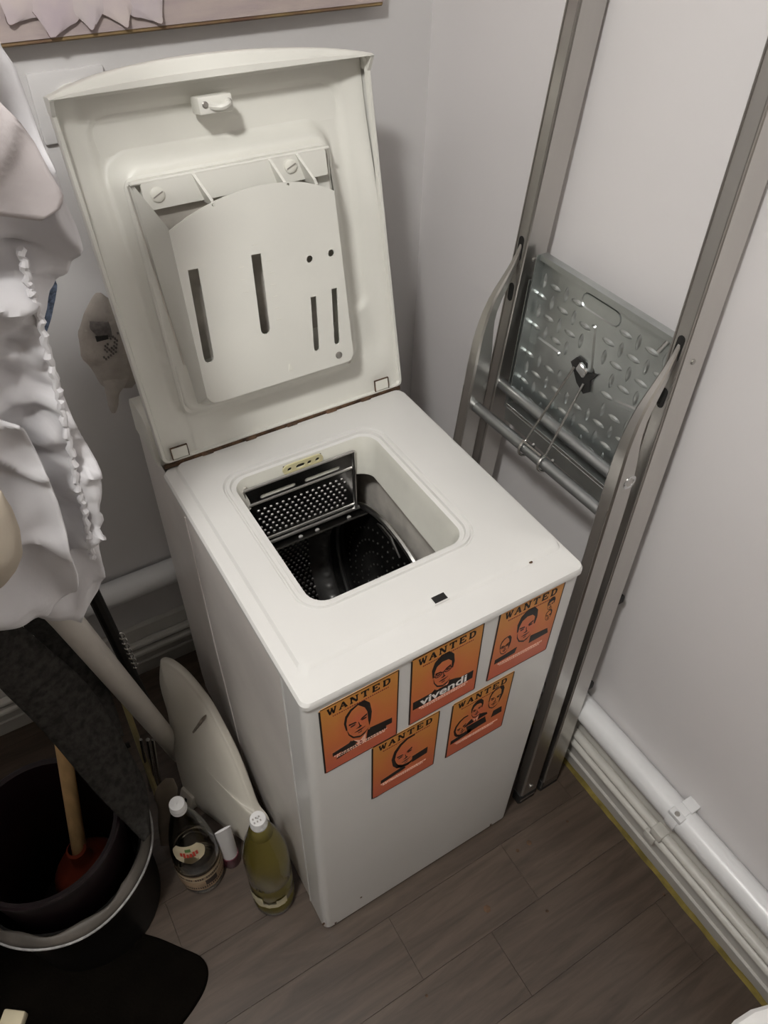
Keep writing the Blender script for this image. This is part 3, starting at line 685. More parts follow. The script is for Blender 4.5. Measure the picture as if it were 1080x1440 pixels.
def head(P, cx, cy, s, tilt=0, hair='short', glasses=False, suit=True):
    """generic stencilled head: list of (polygon, ink layer)"""
    R_ = []
    def add(poly, ly='ink'):
        c, sn = math.cos(math.radians(tilt)), math.sin(math.radians(tilt))
        R_.append(([(cx + s * (x * c - y * sn), cy + s * (x * sn + y * c)) for x, y in poly], ly))
    if hair == 'short':
        add([(-.46, .05), (-.50, .42), (-.38, .74), (-.10, .92), (.25, .90), (.46, .66), (.50, .30), (.44, .02), (.38, .05), (.38, .38), (.22, .55), (-.05, .60), (-.28, .50), (-.38, .28), (-.40, .05)])
    elif hair == 'thin':
        add([(-.46, .0), (-.50, .35), (-.42, .62), (-.22, .80), (.05, .86), (.05, .80), (-.18, .72), (-.36, .52), (-.42, .30), (-.41, .0)])
        add([(.02, .86), (.30, .86), (.48, .62), (.52, .2), (.46, -.12), (.38, -.36), (.36, -.1), (.36, .30), (.28, .55), (.12, .74)])
    elif hair == 'ring':
        add([(-.40, -.45), (-.56, -.15), (-.58, .25), (-.42, .60), (-.15, .82), (.2, .92), (.5, .86), (.52, .78), (.2, .82), (-.1, .70), (-.34, .46), (-.44, .15), (-.40, -.12), (-.28, -.38)])
        add([(-.42, -.40), (-.2, -.58), (.1, -.66), (.34, -.58), (.1, -.52), (-.15, -.44), (-.30, -.30)])
    elif hair == 'curl':
        add([(-.46, .0), (-.54, .40), (-.38, .80), (0, .98), (.36, .88), (.54, .55), (.50, .1), (.40, .1), (.36, .42), (.1, .48), (-.18, .40), (-.36, .22), (-.38, .0)])
    # brows, eyes, nose, mouth, jaw
    add([(-.34, .20), (-.10, .16), (-.05, .10), (-.12, .11), (-.34, .14)]); add([(.08, .12), (.14, .18), (.34, .24), (.34, .18), (.16, .12)])
    add(ell(-.20, .05, .10, .030)); add(ell(.22, .08, .10, .030))
    add([(.02, .08), (.06, -.10), (.12, -.16), (.02, -.20), (-.10, -.16), (-.02, -.15), (.03, -.13), (.0, .05)])
    add([(-.18, -.30), (.0, -.27), (.08, -.28), (.24, -.27), (.08, -.33), (-.02, -.33)]); add([(-.06, -.40), (.10, -.39), (.08, -.42), (-.04, -.425)])
    add([(-.42, .0), (-.40, -.25), (-.26, -.50), (.0, -.64), (.18, -.60), (.34, -.44), (.22, -.52), (.02, -.58), (-.22, -.46), (-.36, -.24)])
    if glasses:
        for gx, gy in ((-.20, .05), (.22, .08)):
            o = ell(gx, gy, .17, .11, n=12); i = ell(gx, gy, .135, .078, n=12)
            for k in range(12): add([o[k], o[(k + 1) % 12], i[(k + 1) % 12], i[k]])
        add([(-.05, .09), (.06, .11), (.06, .08), (-.05, .06)]); add([(-.36, .08), (-.46, .12), (-.46, .09), (-.36, .05)])
    if suit:
        add([(-.95, -1.02), (-.62, -.72), (-.34, -.56), (-.10, -.98)]); add([(.30, -.52), (.62, -.62), (.98, -.80), (1.02, -.98), (.20, -1.0)])
        add([(-.24, -.62), (.0, -.80), (.22, -.62), (.16, -.98), (-.02, -1.0)], 'pink'); add([(-.02, -.80), (.05, -.84), (.08, -1.0), (-.06, -1.0)], 'ink_red')
    return R_
def stars(mb, f, y0, n0, n1, rows=2, x0=.14, x1=.86):
    for r in range(rows):
        x = x0 + r * .03
        while x < x1 - r * .05:
            wd = random.choice((.012, .018, .025, .03)); yy = y0 - r * .028
            stroke(mb, f, x, yy, x + wd, yy, .014, n0, n1); x += wd + .011
def poster(x, z, label, heads, banner, word=None, tiltdeg=0.0, torn=False):
    tq = math.radians(tiltdeg)
    base = V((x, -.0006, z))
    def f(a, b, n=0.0):                 # a,b in 0..1 of the sheet, from its top-left corner
        dx, dz = a * PWD, (b - 1) * PHT
        return V((x + dx * math.cos(tq) - dz * math.sin(tq), -.0002 - n, z + dx * math.sin(tq) + dz * math.cos(tq)))
    t = thing('wanted_poster', label, 'poster', f(.5, 0, 0), 'wanted posters on the washing machine')
    out = [(0, .008), (.01, 0), (.99, 0), (1, .01), (1, .99), (.99, 1), (.03, 1), (0, .975)]
    if torn: out = [(0, .012), (.03, .02), (.08, -.012), (.16, .012), (.22, .004), (.99, 0), (1, .01), (1, .99), (.99, 1), (.03, 1), (0, .98)]
    build(MB().prism(out, lambda a, b: f(a, b, -.0004), lambda a, b: f(a, b, .0004)), 'paper', 'poster', t, smooth=0)
    mb = MB(); n0, n1 = .0003, .0006
    stroke(mb, f, .008, 0.01, .008, .98, .022, n0, n1); stroke(mb, f, .992, .01, .992, .99, .014, n0, n1)
    stroke(mb, f, .02, .994, .99, .994, .011, n0, n1); stroke(mb, f, .02, .004, .99, .004, .008, n0, n1)
    build(mb, 'border', 'ink', t, smooth=0)
    mb = MB(); n1 = .0007
    lw, lh, x0 = .098, .085, .105
    for i, ch in enumerate('WANTED'):
        for (a0, b0, a1, b1, wd) in LET[ch]:
            xx = x0 + i * .137
            # strokes are laid out in letter units, then squeezed to the cell
            d = V((a1 - a0, b1 - b0, 0)); p = V((-d.y, d.x, 0)).normalized() * wd * .66
            q = [(a0 + p.x, b0 + p.y), (a0 - p.x, b0 - p.y), (a1 - p.x, b1 - p.y), (a1 + p.x, b1 + p.y)]
            mb.prism([(xx + a * lw, .872 + b * lh) for a, b in q], lambda a, b: f(a, b, n0), lambda a, b: f(a, b, n1))
    build(mb, 'headline', 'ink', t, smooth=0)
    mb = MB(); xx = .16
    while xx < .86:
        wd = random.choice((.012, .016, .02)); stroke(mb, f, xx, .832, xx + wd, .832, .014, n0, n1); xx += wd + .010
    build(mb, 'small_print', 'ink_red', t, smooth=0)
    layers = {}
    for hd in heads:
        for poly, ly in head(f, *hd[0], **hd[1]): layers.setdefault(ly, []).append(poly)
    hgt = {'pink': .0006, 'ink_red': .0008, 'ink': .0007}
    for ly, polys in layers.items():
        mb = MB()
        for q in polys:
            q = [(min(.98, max(.03, a)), b) for a, b in q]
            mb.prism(q, lambda a, b: f(a, b, n0), lambda a, b: f(a, b, hgt[ly]))
        build(mb, 'portrait', {'pink': 'ink_pale', 'ink_red': 'ink_red', 'ink': 'ink'}[ly], t, smooth=0)
    if banner:
        for q in banner:
            build(MB().prism(q, lambda a, b: f(a, b, n0), lambda a, b: f(a, b, .0008)), 'banner', 'ink', t, smooth=0)
    if word:
        vs, fs = text2d(word, .245, off=.006, space=1.0)
        build(MB().add([f(.50 + v.x, .285 + v.y * .66 + .00 * v.x, .0011) for v in vs], fs), 'lettering', 'ink_white', t, smooth=0)
    mb = MB(); stars(mb, f, .205, n0, .001)
    build(mb, 'slogan', 'ink_pale', t, smooth=0)
    return t
poster(.0195, .806, 'orange WANTED poster with one man in a suit and combed hair, beside the machine corner', [((.47, .52, .35, 4), dict(hair='thin', s=.30) if False else dict(hair='thin'))],
       [[(.12, .27), (.12, .22), (.45, .24), (.40, .30)], [(.62, .36), (.92, .33), (.92, .25), (.60, .26)]], tiltdeg=1.0)
poster(.1545, .814, 'orange WANTED poster lettered vivendi below a man in glasses', [((.46, .56, .32, 3), dict(hair='short', glasses=True))],
       [[(.05, .345), (.05, .225), (.93, .225), (.93, .345)]], word='vivendi', tiltdeg=1.5)
poster(.2965, .8195, 'orange WANTED poster crowded with one large and three small faces', [((.50, .56, .31, 3), dict(hair='short', suit=False)), ((.20, .44, .17, 0), dict(hair='thin', glasses=True, suit=False)), ((.84, .74, .11, 0), dict(hair='curl', suit=False)), ((.85, .58, .10, 0), dict(hair='thin', suit=False))],
       [[(.08, .30), (.08, .235), (.40, .25), (.42, .33), (.25, .31)], [(.62, .40), (.90, .38), (.93, .30), (.62, .29)]], tiltdeg=0.0)
poster(.0975, .641, 'orange WANTED poster with one round bald face and a torn lower edge', [((.50, .52, .34, 8), dict(hair='ring', suit=False))],
       [[(.14, .285), (.14, .225), (.52, .27), (.50, .33)], [(.62, .42), (.86, .44), (.86, .33), (.62, .31)]], tiltdeg=0.5, torn=True)
poster(.2375, .6375, 'orange WANTED poster with three men, one large face looking up', [((.44, .64, .20, 2), dict(hair='short')), ((.22, .44, .22, 10), dict(hair='ring', suit=False)), ((.74, .66, .24, -8), dict(hair='thin', suit=False))],
       [[(.06, .30), (.06, .235), (.40, .27), (.40, .34)], [(.30, .42), (.62, .42), (.66, .30), (.34, .28)], [(.76, .44), (.90, .44), (.92, .33), (.74, .33)]], tiltdeg=0.5)

# ================================================================== LADDER LEANING ON THE RIGHT WALL
lad = thing('step_ladder', 'folded aluminium step ladder with a steel platform leaning on the right wall', 'ladder', (.57, .23, 0))
def yR(z): return .008 + .043 * z            # outer face of near rail
def yL(z): return .452 - .042 * z            # outer face of far rail
def xM(z): return .549 + .038 * z            # front of main rails
RW, RD = .025, .048
ZTOP = 1.66
def rail_section(z, far, x0, d, wd):
    y0 = yL(z) if far else yR(z); s_ = -1 if far else 1
    b = .003
    pr = [(x0 + b, 0), (x0, b), (x0, wd - b), (x0 + b, wd), (x0 + d - b, wd), (x0 + d, wd - b), (x0 + d, b), (x0 + d - b, 0)]
    return [V((a, y0 + s_ * c, z)) for a, c in pr]
for far in (False, True):
    zs = [.012 + (ZTOP - .012) * k / 6 for k in range(7)]
    r = build(MB().loft([rail_section(z, far, xM(z), RD, RW) for z in zs], True, True, True), 'rail', 'alu', lad, smooth=25)
    # raised lips along the flange
    mb = MB()
    for off in (.002, RW - .002):
        mb.tube([V((xM(z) - .0002, (yL(z) - off) if far else (yR(z) + off), z)) for z in zs], .0016, 6)
    build(mb, 'rail_lip', 'alu_d', r)
    mb = MB().loft([rail_section(0.0, far, xM(0) - .002, RD + .004, RW + .003), rail_section(.035, far, xM(.035) - .002, RD + .004, RW + .003)], True, True, True)
    build(mb, 'rubber_foot', 'rubber', lad)
    # dark slots in the flange where the support legs hook in
    for (za, zb_) in ((1.090, 1.118), (1.020, 1.040)):
        yc = (yL((za + zb_) / 2) - RW / 2) if far else (yR((za + zb_) / 2) + RW / 2)
        mb = MB().prism(slot(0, za, 0, zb_, .0055), lambda a, b: V((xM(b) - .0008, yc + a, b)), lambda a, b: V((xM(b) + .002, yc + a, b)))
        build(mb, 'flange_slot', 'black', r, smooth=0)
    # support leg: curves in at the top and flattens to a blade
    FT = [(0, .488), (.9, .5275), (.97, .532), (1.03, .547), (1.067, .573), (1.115, .594)]
    RT = [(0, .532), (.86, .563), (.93, .562), (.976, .557), (1.008, .559), (1.04, .574), (1.075, .588), (1.115, .598)]
    def tab(T, z):
        for (a, p), (b, q) in zip(T[:-1], T[1:]):
            if a <= z <= b: return p + (q - p) * (z - a) / (b - a)
        return T[-1][1]
    def leg_section(z, far=far):
        tt = max(0, (z - .90) / (1.115 - .90))
        sm_ = lambda T: (tab(T, max(0, z - .02)) + tab(T, z) * 2 + tab(T, min(1.115, z + .02))) / 4 if z > .84 else tab(T, z)
        xf = sm_(FT); d = max(.004, sm_(RT) - xf)
        wd = RW * (1 - .80 * tt ** 1.5); y0 = (yL(z) if far else yR(z)); s_ = -1 if far else 1
        ins = (RW - wd) * .5; b = min(.003, wd * .2, d * .3)
        pr = [(xf + b, ins), (xf, ins + b), (xf, ins + wd - b), (xf + b, ins + wd), (xf + d - b, ins + wd), (xf + d, ins + wd - b), (xf + d, ins + b), (xf + d - b, ins)]
        return [V((a, y0 + s_ * c, z)) for a, c in pr]
    zs = [.012, .2, .4, .6, .8, .84] + [.86 + .255 * k / 14 for k in range(15)]
    lg = build(MB().loft([leg_section(z) for z in zs], True, True, True), 'support_leg', 'alu', lad, smooth=28)
    zz = [.03, .3, .6, .86]
    build(MB().tube([V((.488 + .045 * z - .0003, (yL(z) - .004) if far else (yR(z) + .004), z)) for z in zz], .0015, 6), 'leg_lip', 'alu_d', lg)
    mb = MB().loft([[V((p.x + (-.002 if i in (1, 2) else 0), p.y, zq)) for i, p in enumerate(leg_section(.02))] for zq in (0, .034)], True, True, True)
    build(mb, 'rubber_foot', 'rubber', lad)
    sgn = 1 if far else -1
    yo = lambda z: (yL(z) if far else yR(z))
    mb = MB(); z = .94; c = V((.488 + .042 + .027, yo(z) , z))
    mb.lathe([(.012, -.001), (.012, .002), (.010, .003), (.007, .002), (.007, -.002)], V((c.x - .004, c.y, .905)), 18, axis='Y') if far else mb.lathe([(.012, .001), (.012, -.002), (.010, -.003), (.007, -.002), (.007, .002)], V((c.x - .004, c.y, .905)), 18, axis='Y')
    g_ = build(mb, 'grommet', 'chrome', lg)
    mb = MB(); screw_head(mb, V((.512, yo(.06), .06)), V((0, sgn, 0)), .006, .003); build(mb, 'screw', 'screw', lg)
    mb = MB(); screw_head(mb, V((xM(1.09) + .022, yo(1.09) + (sgn * 0 if not far else -RW), 1.085)), V((0, -1, 0)), .004, .002); build(mb, 'screw', 'screw', r)
for z in (.60, .35):
    mb = MB().box((xM(z) + RD - .002, yR(z) + .001, z - .008), (xM(z) + RD + .014, yR(z) + RW - .002, z + .010), .003, 1); build(mb, 'rubber_buffer', 'rubber', lad)
zc = 1.64
build(MB().box((xM(zc) - .004, yR(zc) - .004, 1.655), (xM(zc) + RD + .004, yL(zc) + .004, 1.675), .003, 1), 'top_cap', 'alu', lad)
# rungs
for z in (.27, .56, .853):
    build(MB().tube([V((xM(z) + .013, yR(z) + RW - .004, z)), V((xM(z) + .013, yL(z) - RW + .004, z))], .0100, 14), 'rung', 'tubealu', lad)
build(MB().tube([V((xM(1.40) + .022, yR(1.40) + RW - .004, 1.60)), V((xM(1.4) + .022, yL(1.4) - RW + .004, 1.60))], .0105, 14), 'rung', 'tubealu', lad)
ZB = .823; XB = .488 + .045 * ZB + .020
build(MB().tube([V((XB, yR(ZB) + .004, ZB + .006)), V((XB, yL(ZB) - .004, ZB - .006))], .0098, 14), 'support_bar', 'tubealu', lad)
zq = .30; build(MB().tube([V((.488 + .045 * zq + .02, yR(zq) + .004, zq)), V((.488 + .045 * zq + .02, yL(zq) - .004, zq))], .0098, 14), 'support_bar', 'tubealu', lad)
# platform: pressed galvanised tray folded upright between the rails
PZ0, PZ1 = .830, 1.100
def PX(z): return xM(z) + .032
def pl(y, z, n=0.0): return V((PX(z) - n, y, z))           # n towards the viewer
PY0, PY1 = .085, .366
kv, kf = plate2d(rrect(PY0, PY1, PZ0, PZ1, .004), [rrect(.211, .250, .943, .980, .012, 4)], .0016)
tray = build(MB().add([pl(v.x, v.y, v.z) for v in kv], kf), 'platform', 'galv', lad, smooth=30)
mb = MB()
mb.obox(pl((PY0 + PY1) / 2, PZ1, .006), V((0, (PY1 - PY0) / 2, 0)), V((0, 0, .0009)), V((.007, 0, 0)))
mb.obox(pl((PY0 + PY1) / 2, PZ1 - .003, .0125), V((0, (PY1 - PY0) / 2, 0)), V((0, 0, .0045)), V((.0009, 0, 0)))
build(mb, 'tray_edge', 'galv', tray)
for yy in (PY0, PY1):
    mb = MB().obox(pl(yy, (PZ0 + PZ1) / 2, .009), V((0, .0009, 0)), V((-.019 * .28, 0, 0)) * 0 + V((.038 * .136, 0, .136)), V((.011, 0, 0)))
    build(mb, 'tray_edge', 'galv', tray)
mb = MB().prism([(PZ0 - .02, -.004), (PZ1 - .055, -.004), (PZ1 - .045, .000), (PZ1 - .045, .016), (PZ0 - .02, .016)],
     lambda a, b: V((PX(a) - b, PY1 + .010, a)), lambda a, b: V((PX(a) - b, PY1 + .0115, a)))
build(mb, 'side_bracket', 'galv', tray, smooth=0)
build(MB().obox(V((PX(.82) - .006, (PY0 + PY1) / 2, .822)), V((0, (PY1 - PY0) / 2, 0)), V((.016, 0, -.004)), V((0, 0, .0012)), .0006, 1), 'tray_edge', 'galv', tray)
build(MB().obox(V((PX(.80) - .020, (PY0 + PY1) / 2, .806)), V((0, (PY1 - PY0) / 2, 0)), V((.0010, 0, 0)), V((0, 0, .014)), .0006, 1), 'tray_edge', 'galv', tray)
build(MB().tube([pl(PY0 + .02, PZ1 - .012, .003), pl(PY0 + .030, PZ1 - .035, .003)], .003, 6), 'rivet_bar', 'steel_bright', tray)
# long pressed beads
def bead(y0, z0, y1, z1, r, h=.0035, n=6):
    mb = MB(); o = slot(y0, z0, y1, z1, r, n); i = slot(y0, z0, y1, z1, r * .55, n)
    mb.loft([[pl(a, b, .0006) for a, b in o], [pl(a, b, h) for a, b in i]], True, False, True); return mb
for (a, b, c, d, r) in ((.237, 1.038, .222, .972, .0055), (.342, .962, .294, .962, .005), (.160, .952, .115, .962, .005)):
    build(bead(a, b, c, d, r), 'pressed_bead', 'galv', tray, smooth=30)
mb = MB()
o = slot(.262, 1.070, .204, 1.070, .0125, 6); i = slot(.262, 1.070, .204, 1.070, .0098, 6)
mb.loft([[pl(a, b, .0006) for a, b in o], [pl(a, b, .0026) for a, b in slot(.262, 1.070, .204, 1.070, .0115, 6)], [pl(a, b, .0006) for a, b in i]], True)
build(mb, 'pressed_bead', 'galv', tray, smooth=60)
# tread studs: lens-shaped, alternating direction, shared mesh
def stud_mesh(vert):
    mb = MB(); L_, w_ = .0138, .0050
    for (sc, h) in ((1, .0004), (.6, .0036)):
        pass
    o, i = [], []
    for k in range(12):
        t = 2 * PI * k / 12; a, b = L_ * math.cos(t), w_ * math.sin(t) * abs(math.sin(t)) ** .2
        o.append((a, b)); i.append((a * .62, b * .45))
    sw = (lambda p: (p[1], p[0])) if vert else (lambda p: p)
    f = lambda p, n: V((-n, sw(p)[0], sw(p)[1]))
    mb.loft([[f(p, .0005) for p in o], [f(p, .0030) for p in i]], True, False, True); return mb
proto = {}
GX, GZ = .0262, .0285
root = ROOT[lad.name]
cnt = 0
for i in range(11):
    for j in range(10):
        y_ = PY0 + .016 + i * GX * .98; z_ = PZ0 + .016 + j * GZ * .93
        if y_ > PY1 - .008 or z_ > PZ1 - .016: continue
        vert = (i + j) % 2 == 0
        bad = (.190 < y_ < .274 and 1.047 < z_) or (.195 < y_ < .264 and .918 < z_ < .99) or (.214 < y_ < .246 and .96 < z_ < 1.055) \
            or (y_ > .279 and .948 < z_ < .977) or (y_ < .172 and .940 < z_ < .972)
        if bad: continue
        pos = pl(y_, z_) - root
        if vert not in proto:
            mbp = stud_mesh(vert); mbp.v = [v + root for v in mbp.v]
            proto[vert] = build(mbp, 'tread_stud', 'galv', tray, smooth=40); proto[vert].location = pos
        else:
            link_copy(proto[vert], tray, pos)
# black clip and wire hook tying the platform to the support bar
mb = MB().prism([(a_ + .014, b_ - .010) for a_, b_ in [(.190, .985), (.200, .968), (.196, .950), (.205, .942), (.224, .952), (.238, .970), (.246, .978), (.236, .992), (.224, .990), (.214, .974), (.205, .978)]],
     lambda a, b: pl(a, b, .0008), lambda a, b: pl(a, b, .006))
build(mb, 'hook_clip', 'rubber', tray, smooth=20)
build(MB().obox(pl(.233, .968, .006), V((0, .010, .004)), V((0, -.003, .008)), V((.004, 0, 0)), .002, 1), 'hook_clip_pin', 'chrome', tray)
def barp(y_, z_off=0): return V((XB, y_, ZB + .006 - .012 * ((y_ - yR(ZB)) / (yL(ZB) - yR(ZB))) + z_off))
ya, yb = .262, .213
loopr = .0135
def loop(yc):
    c = barp(yc); return [c + V((-loopr * math.cos(t), 0.012 * (t / (2 * PI)) - .006, loopr * math.sin(t))) for t in [math.radians(a) for a in range(100, -231, -20)]]
pa = pl(.246, .968, .010); pb_ = pl(.220, .952, .010)
path = [pa, pa.lerp(loop(ya)[0], .5)] + loop(ya)
build(MB().tube(path, .0022, 8), 'wire_hook', 'wire', lad)
path = [pb_, pb_.lerp(loop(yb)[0], .5)] + loop(yb)
build(MB().tube(path, .0022, 8), 'wire_hook', 'wire', lad)
ba, b2 = barp(ya, .0135) + V((-.004, 0, 0)), barp(yb, .0135) + V((-.004, 0, 0))
build(MB().tube([ba, b2], .0022, 8), 'wire_hook', 'wire', lad)

# ================================================================== BACK WALL: PICTURE AND BOX
pic = thing('canvas_picture', 'canvas picture of a pale mauve flower on pinkish boards hung on the back wall', 'picture', (.2, .75, 1.365))
PB, PT, PXL, PXR, PF = 1.364, 1.80, -.42, .548, .742
build(MB().box((PXL, PF, PB), (PXR, YW - .001, PT), .002, 1), 'canvas_block', 'canvas_edge', pic)
M['boards'] = mat('painted_board_print', (0.46, 0.385, 0.355), 0.75, col2=(0.38, 0.315, 0.315), noise_scale=5, stretch=(2, 1, 9), bump=0.1, bump_scale=40)
build(MB().box((PXL + .001, PF - .0015, PB + .006), (PXR - .001, PF + .002, PT - .001)), 'canvas_print', 'boards', pic, smooth=0)
fc = V((.100, PF - .002, 1.53))
petals = [(250, .150, .055), (268, .135, .050), (285, .142, .048), (300, .160, .052), (233, .155, .055), (216, .165, .055), (318, .165, .05), (258, .100, .05), (290, .10, .05), (200, .17, .05), (335, .17, .05), (275, .07, .05), (20, .14, .05), (60, .14, .05), (100, .14, .05), (140, .14, .05), (175, .15, .05)]
for k, (a, ln, wd) in enumerate(petals):
    d = V((math.cos(math.radians(a)), 0, math.sin(math.radians(a)))); p_ = V((-d.z, 0, d.x))
    def pet(i, j, d=d, p_=p_, ln=ln, wd=wd, k=k):
        t = j; wv = wd * (.25 + .75 * min(1, t * 1.6)) * math.sqrt(max(0.02, 1 - max(0, (t - .45) / .56) ** 2.4))
        s_ = (i - .5) * 2
        q = fc + d * (.02 + ln * t) + p_ * (s_ * wv * .8) + d * (-.012 * s_ * s_ * t)
        if q.z < PB + .008: q.z = PB + .008
        return q + V((0, -.001 - .0016 * (len(petals) - k) * .12 - .003 * (1 - s_ * s_) * t, 0))
    po = build(MB().grid(pet, 8, 10), 'petal', 'petal' if k % 2 else 'petal2', pic, smooth=60)
    ed = [pet(0, j / 10) + V((0, -.0004, 0)) for j in range(3, 11)] + [pet(i / 8, 1) + V((0, -.0004, 0)) for i in range(1, 9)]
    build(MB().tube(ed, .0006, 5), 'petal_outline', 'petal_line', po)
bx = thing('wall_box', 'white square junction box with a round cover on the back wall behind the lid', 'junction box', (.055, .76, 1.24))
build(MB().box((.002, .762, 1.236), (.106, YW, 1.327), .003, 2), 'box', 'wall', bx)
build(MB().lathe([(.030, 0), (.030, -.010), (.026, -.014), (.001, -.015)], (.056, .764, 1.281), 28, axis='Y'), 'round_cover', 'plastic', bx)

# glove draped over the console end
def px_blob(outline_l, outline_r, y0, thick, rows=26, cols=16, nz=0.004, ns=18.0, back=True):
    """soft body: left and right outlines as (v,u) pixel lists, lying around the plane y=y0, with thickness"""
    def itp(o, v):
        for (v0, u0), (v1, u1) in zip(o[:-1], o[1:]):
            if v0 <= v <= v1: return u0 + (u1 - u0) * (v - v0) / max(1e-6, v1 - v0)
        return o[-1][1]
    v0, v1 = outline_l[0][0], outline_l[-1][0]; rings = []
    for j in range(rows + 1):
        t = j / rows; v = v0 + (v1 - v0) * (t if 0 else (1 - math.cos(PI * t)) / 2 * .5 + t * .5)
        ul, ur = itp(outline_l, v), itp(outline_r, v); ring = []
        tf = thick * max(.08, math.sin(PI * min(1, max(0, t))) ** .5)
        for k in range(cols * 2):
            a = 2 * PI * k / (cols * 2); c = -math.cos(a); u = ul + (ur - ul) * (c + 1) / 2
            p = atY(u, v, y0); dn = noise.noise(p * ns) * nz + noise.noise(p * ns * 2.7) * nz * .5
            ring.append(p + V((dn * .4, -math.sin(a) * tf / 2 + dn, dn * .4)))
        rings.append(ring)
    return MB().loft(rings, True, True, True)
gl = thing('work_glove', 'crumpled off-white knitted work glove draped over the end of the machine console', 'glove', (.0, .655, .9))
build(px_blob([(412, 134), (440, 118), (468, 109), (500, 114), (525, 132), (545, 147)], [(412, 142), (440, 178), (468, 196), (500, 206), (525, 204), (545, 186)], .650, .030, nz=.006, ns=26), 'palm', 'glove', gl, smooth=70)
build(px_blob([(528, 140), (545, 147), (560, 150), (574, 153), (581, 157)], [(528, 182), (540, 176), (552, 167), (570, 166), (581, 162)], .645, .022, rows=14, nz=.002), 'finger', 'glove', gl, smooth=70)
build(px_blob([(452, 126), (462, 126), (474, 138)], [(445, 150), (462, 156), (474, 158)], .632, .006, rows=8, nz=.002), 'cuff_lining', 'glove_grey', gl, smooth=70)
build(MB().box((-.022, .630, .995), (-.004, .634, 1.003)), 'tag', 'rubber', gl, smooth=0)
mb = MB()
for r in range(6):
    for c in range(6):
        if random.random() < .72:
            p = atY(146 + c * 3.4 + r * .6, 508 - c * 2.6 - r * 5.2, .6315); mb.box(p - V((.0013, .0006, .0013)), p + V((.0013, .002, .0013)))
pd = build(mb, 'printed_dots', 'glove_grey', gl, smooth=0); pd['kind'] = 'stuff'

# ================================================================== LEFT SIDE: LAUNDRY AND CLUTTER
# drying rack: dark metal frame carrying the laundry (its rods are above the frame)
rk = thing('drying_rack', 'dark metal drying rack leg standing beside the washing machine under the laundry', 'drying rack', (-.45, .40, 0))
def leg(a, b, r=.008, nm='rack_leg', m='blackplastic'): return build(MB().tube([a, b], r, 10), nm, m, rk)
leg(V((-.132, .560, 0)), V((-.205, .235, 1.72)), .011)
leg(V((-.92, .44, 0)), V((-.92, .235, 1.72)), .011)
leg(V((-.92, .05, 0)), V((-.92, .235, 1.72)), .011)
leg(V((-.93, .235, 1.72)), V((-.10, .235, 1.72)), .011, 'rack_rod')
leg(V((-.93, .47, .18)), V((-.20, .47, .18)), .006, 'rack_rod')
for dx in (0, .014, .024):
    build(MB().tube([atZ(198 + dx * 700, 1040, .22), atZ(212 + dx * 600, 1112, .02)], .0032 if dx != .014 else .0045, 8), 'rack_wire', 'wire', rk)
mb = MB()
for k in range(7):
    c = V((-.132, .560, 0)).lerp(V((-.205, .235, 1.72)), .24 + k * .012) + V((.012, 0, 0))
    mb.tube([c + V((.005 * math.cos(t), -.006, .009 * math.sin(t))) for t in [2 * PI * q / 10 for q in range(11)]], .0012, 5)
build(mb, 'spring_coil', 'wire', rk)

def px_cloth(top, left, right, y0, fold, label, name, m, cat, vs, group=None, ny=40, nx=36, thick=.003, seed=0.0, left_x=None, extra=None, parent=None):
    """hanging cloth: vs pixel rows, right(v)/left(v) outlines in pixels mapped on the plane y=y0; optional world left edge"""
    def itp(o, v):
        for (v0, u0), (v1, u1) in zip(o[:-1], o[1:]):
            if v0 <= v <= v1: return u0 + (u1 - u0) * (v - v0) / max(1e-6, v1 - v0)
        return o[-1][1] if v > o[-1][0] else o[0][1]
    v0, v1 = vs
    def fn(i, j):
        v = v0 + (v1 - v0) * j; ul, ur = itp(left, v), itp(right, v)
        a = atY(ul, v, y0); b = atY(ur, v, y0)
        p = a.lerp(b, i)
        dz = fold * (.55 * math.sin(p.x * 42 + seed + 3 * noise.noise(V((p.x * 5, 0, p.z * 4 + seed)))) + 1.1 * noise.noise(V((p.x * 14, seed, p.z * 9))) + .5 * noise.noise(V((p.x * 30, seed + 5, p.z * 24))))
        rd = (1 - abs(noise.noise(V((p.x * 13 + seed, p.z * 3 + 2.2, p.z * 11))) * 2.2)); dz -= fold * .75 * max(0, rd) ** 3
        return p + V((0, dz, 0)) + (extra(p, v, i) if extra else V((0, 0, 0)))
    mb = MB().grid(fn, nx, ny)
    o = build(mb, name, m, parent, smooth=80)
    sd = o.modifiers.new('thickness', 'SOLIDIFY'); sd.thickness = thick; sd.offset = 0
    if label: tag(o, label, cat, group)
    return o
sheet_r = [(-330, -75), (-100, -40), (60, -4), (90, 18), (150, 42), (210, 62), (265, 84), (310, 101), (335, 106), (365, 99), (400, 82), (425, 62), (440, 54), (480, 64), (520, 78), (560, 88),
           (600, 108), (640, 131), (672, 138), (700, 130), (712, 139), (728, 133), (745, 144), (775, 141), (800, 146), (830, 141), (850, 128), (862, 112)]
hem_px = [(28, 350), (40, 395), (52, 435), (66, 490), (80, 545), (90, 590), (101, 640), (108, 680), (118, 715), (124, 755), (131, 785)]
sh = thing('fitted_sheet', 'white fitted sheet with a gathered elastic hem hanging over the drying rack', 'sheet', (-.35, .22, .93))
SY = .225
def hem_x(v):
    for (u0, v0), (u1, v1) in zip(hem_px[:-1], hem_px[1:]):
        if v0 <= v <= v1: return u0 + (u1 - u0) * (v - v0) / (v1 - v0)
    return None
def gather(p, v, i):
    h = hem_x(v)
    if h is None: return V((0, 0, 0))
    d = abs(p.x - atY(h, v, SY).x)
    g = noise.noise(V((v * .030, 2.0, p.x * 26))) + .45 * noise.noise(V((v * .065, 7.0, p.x * 50)))
    return V((0, -.024 * math.exp(-(d / .055) ** 2) * g - .010 * math.exp(-(d / .022) ** 2), 0))
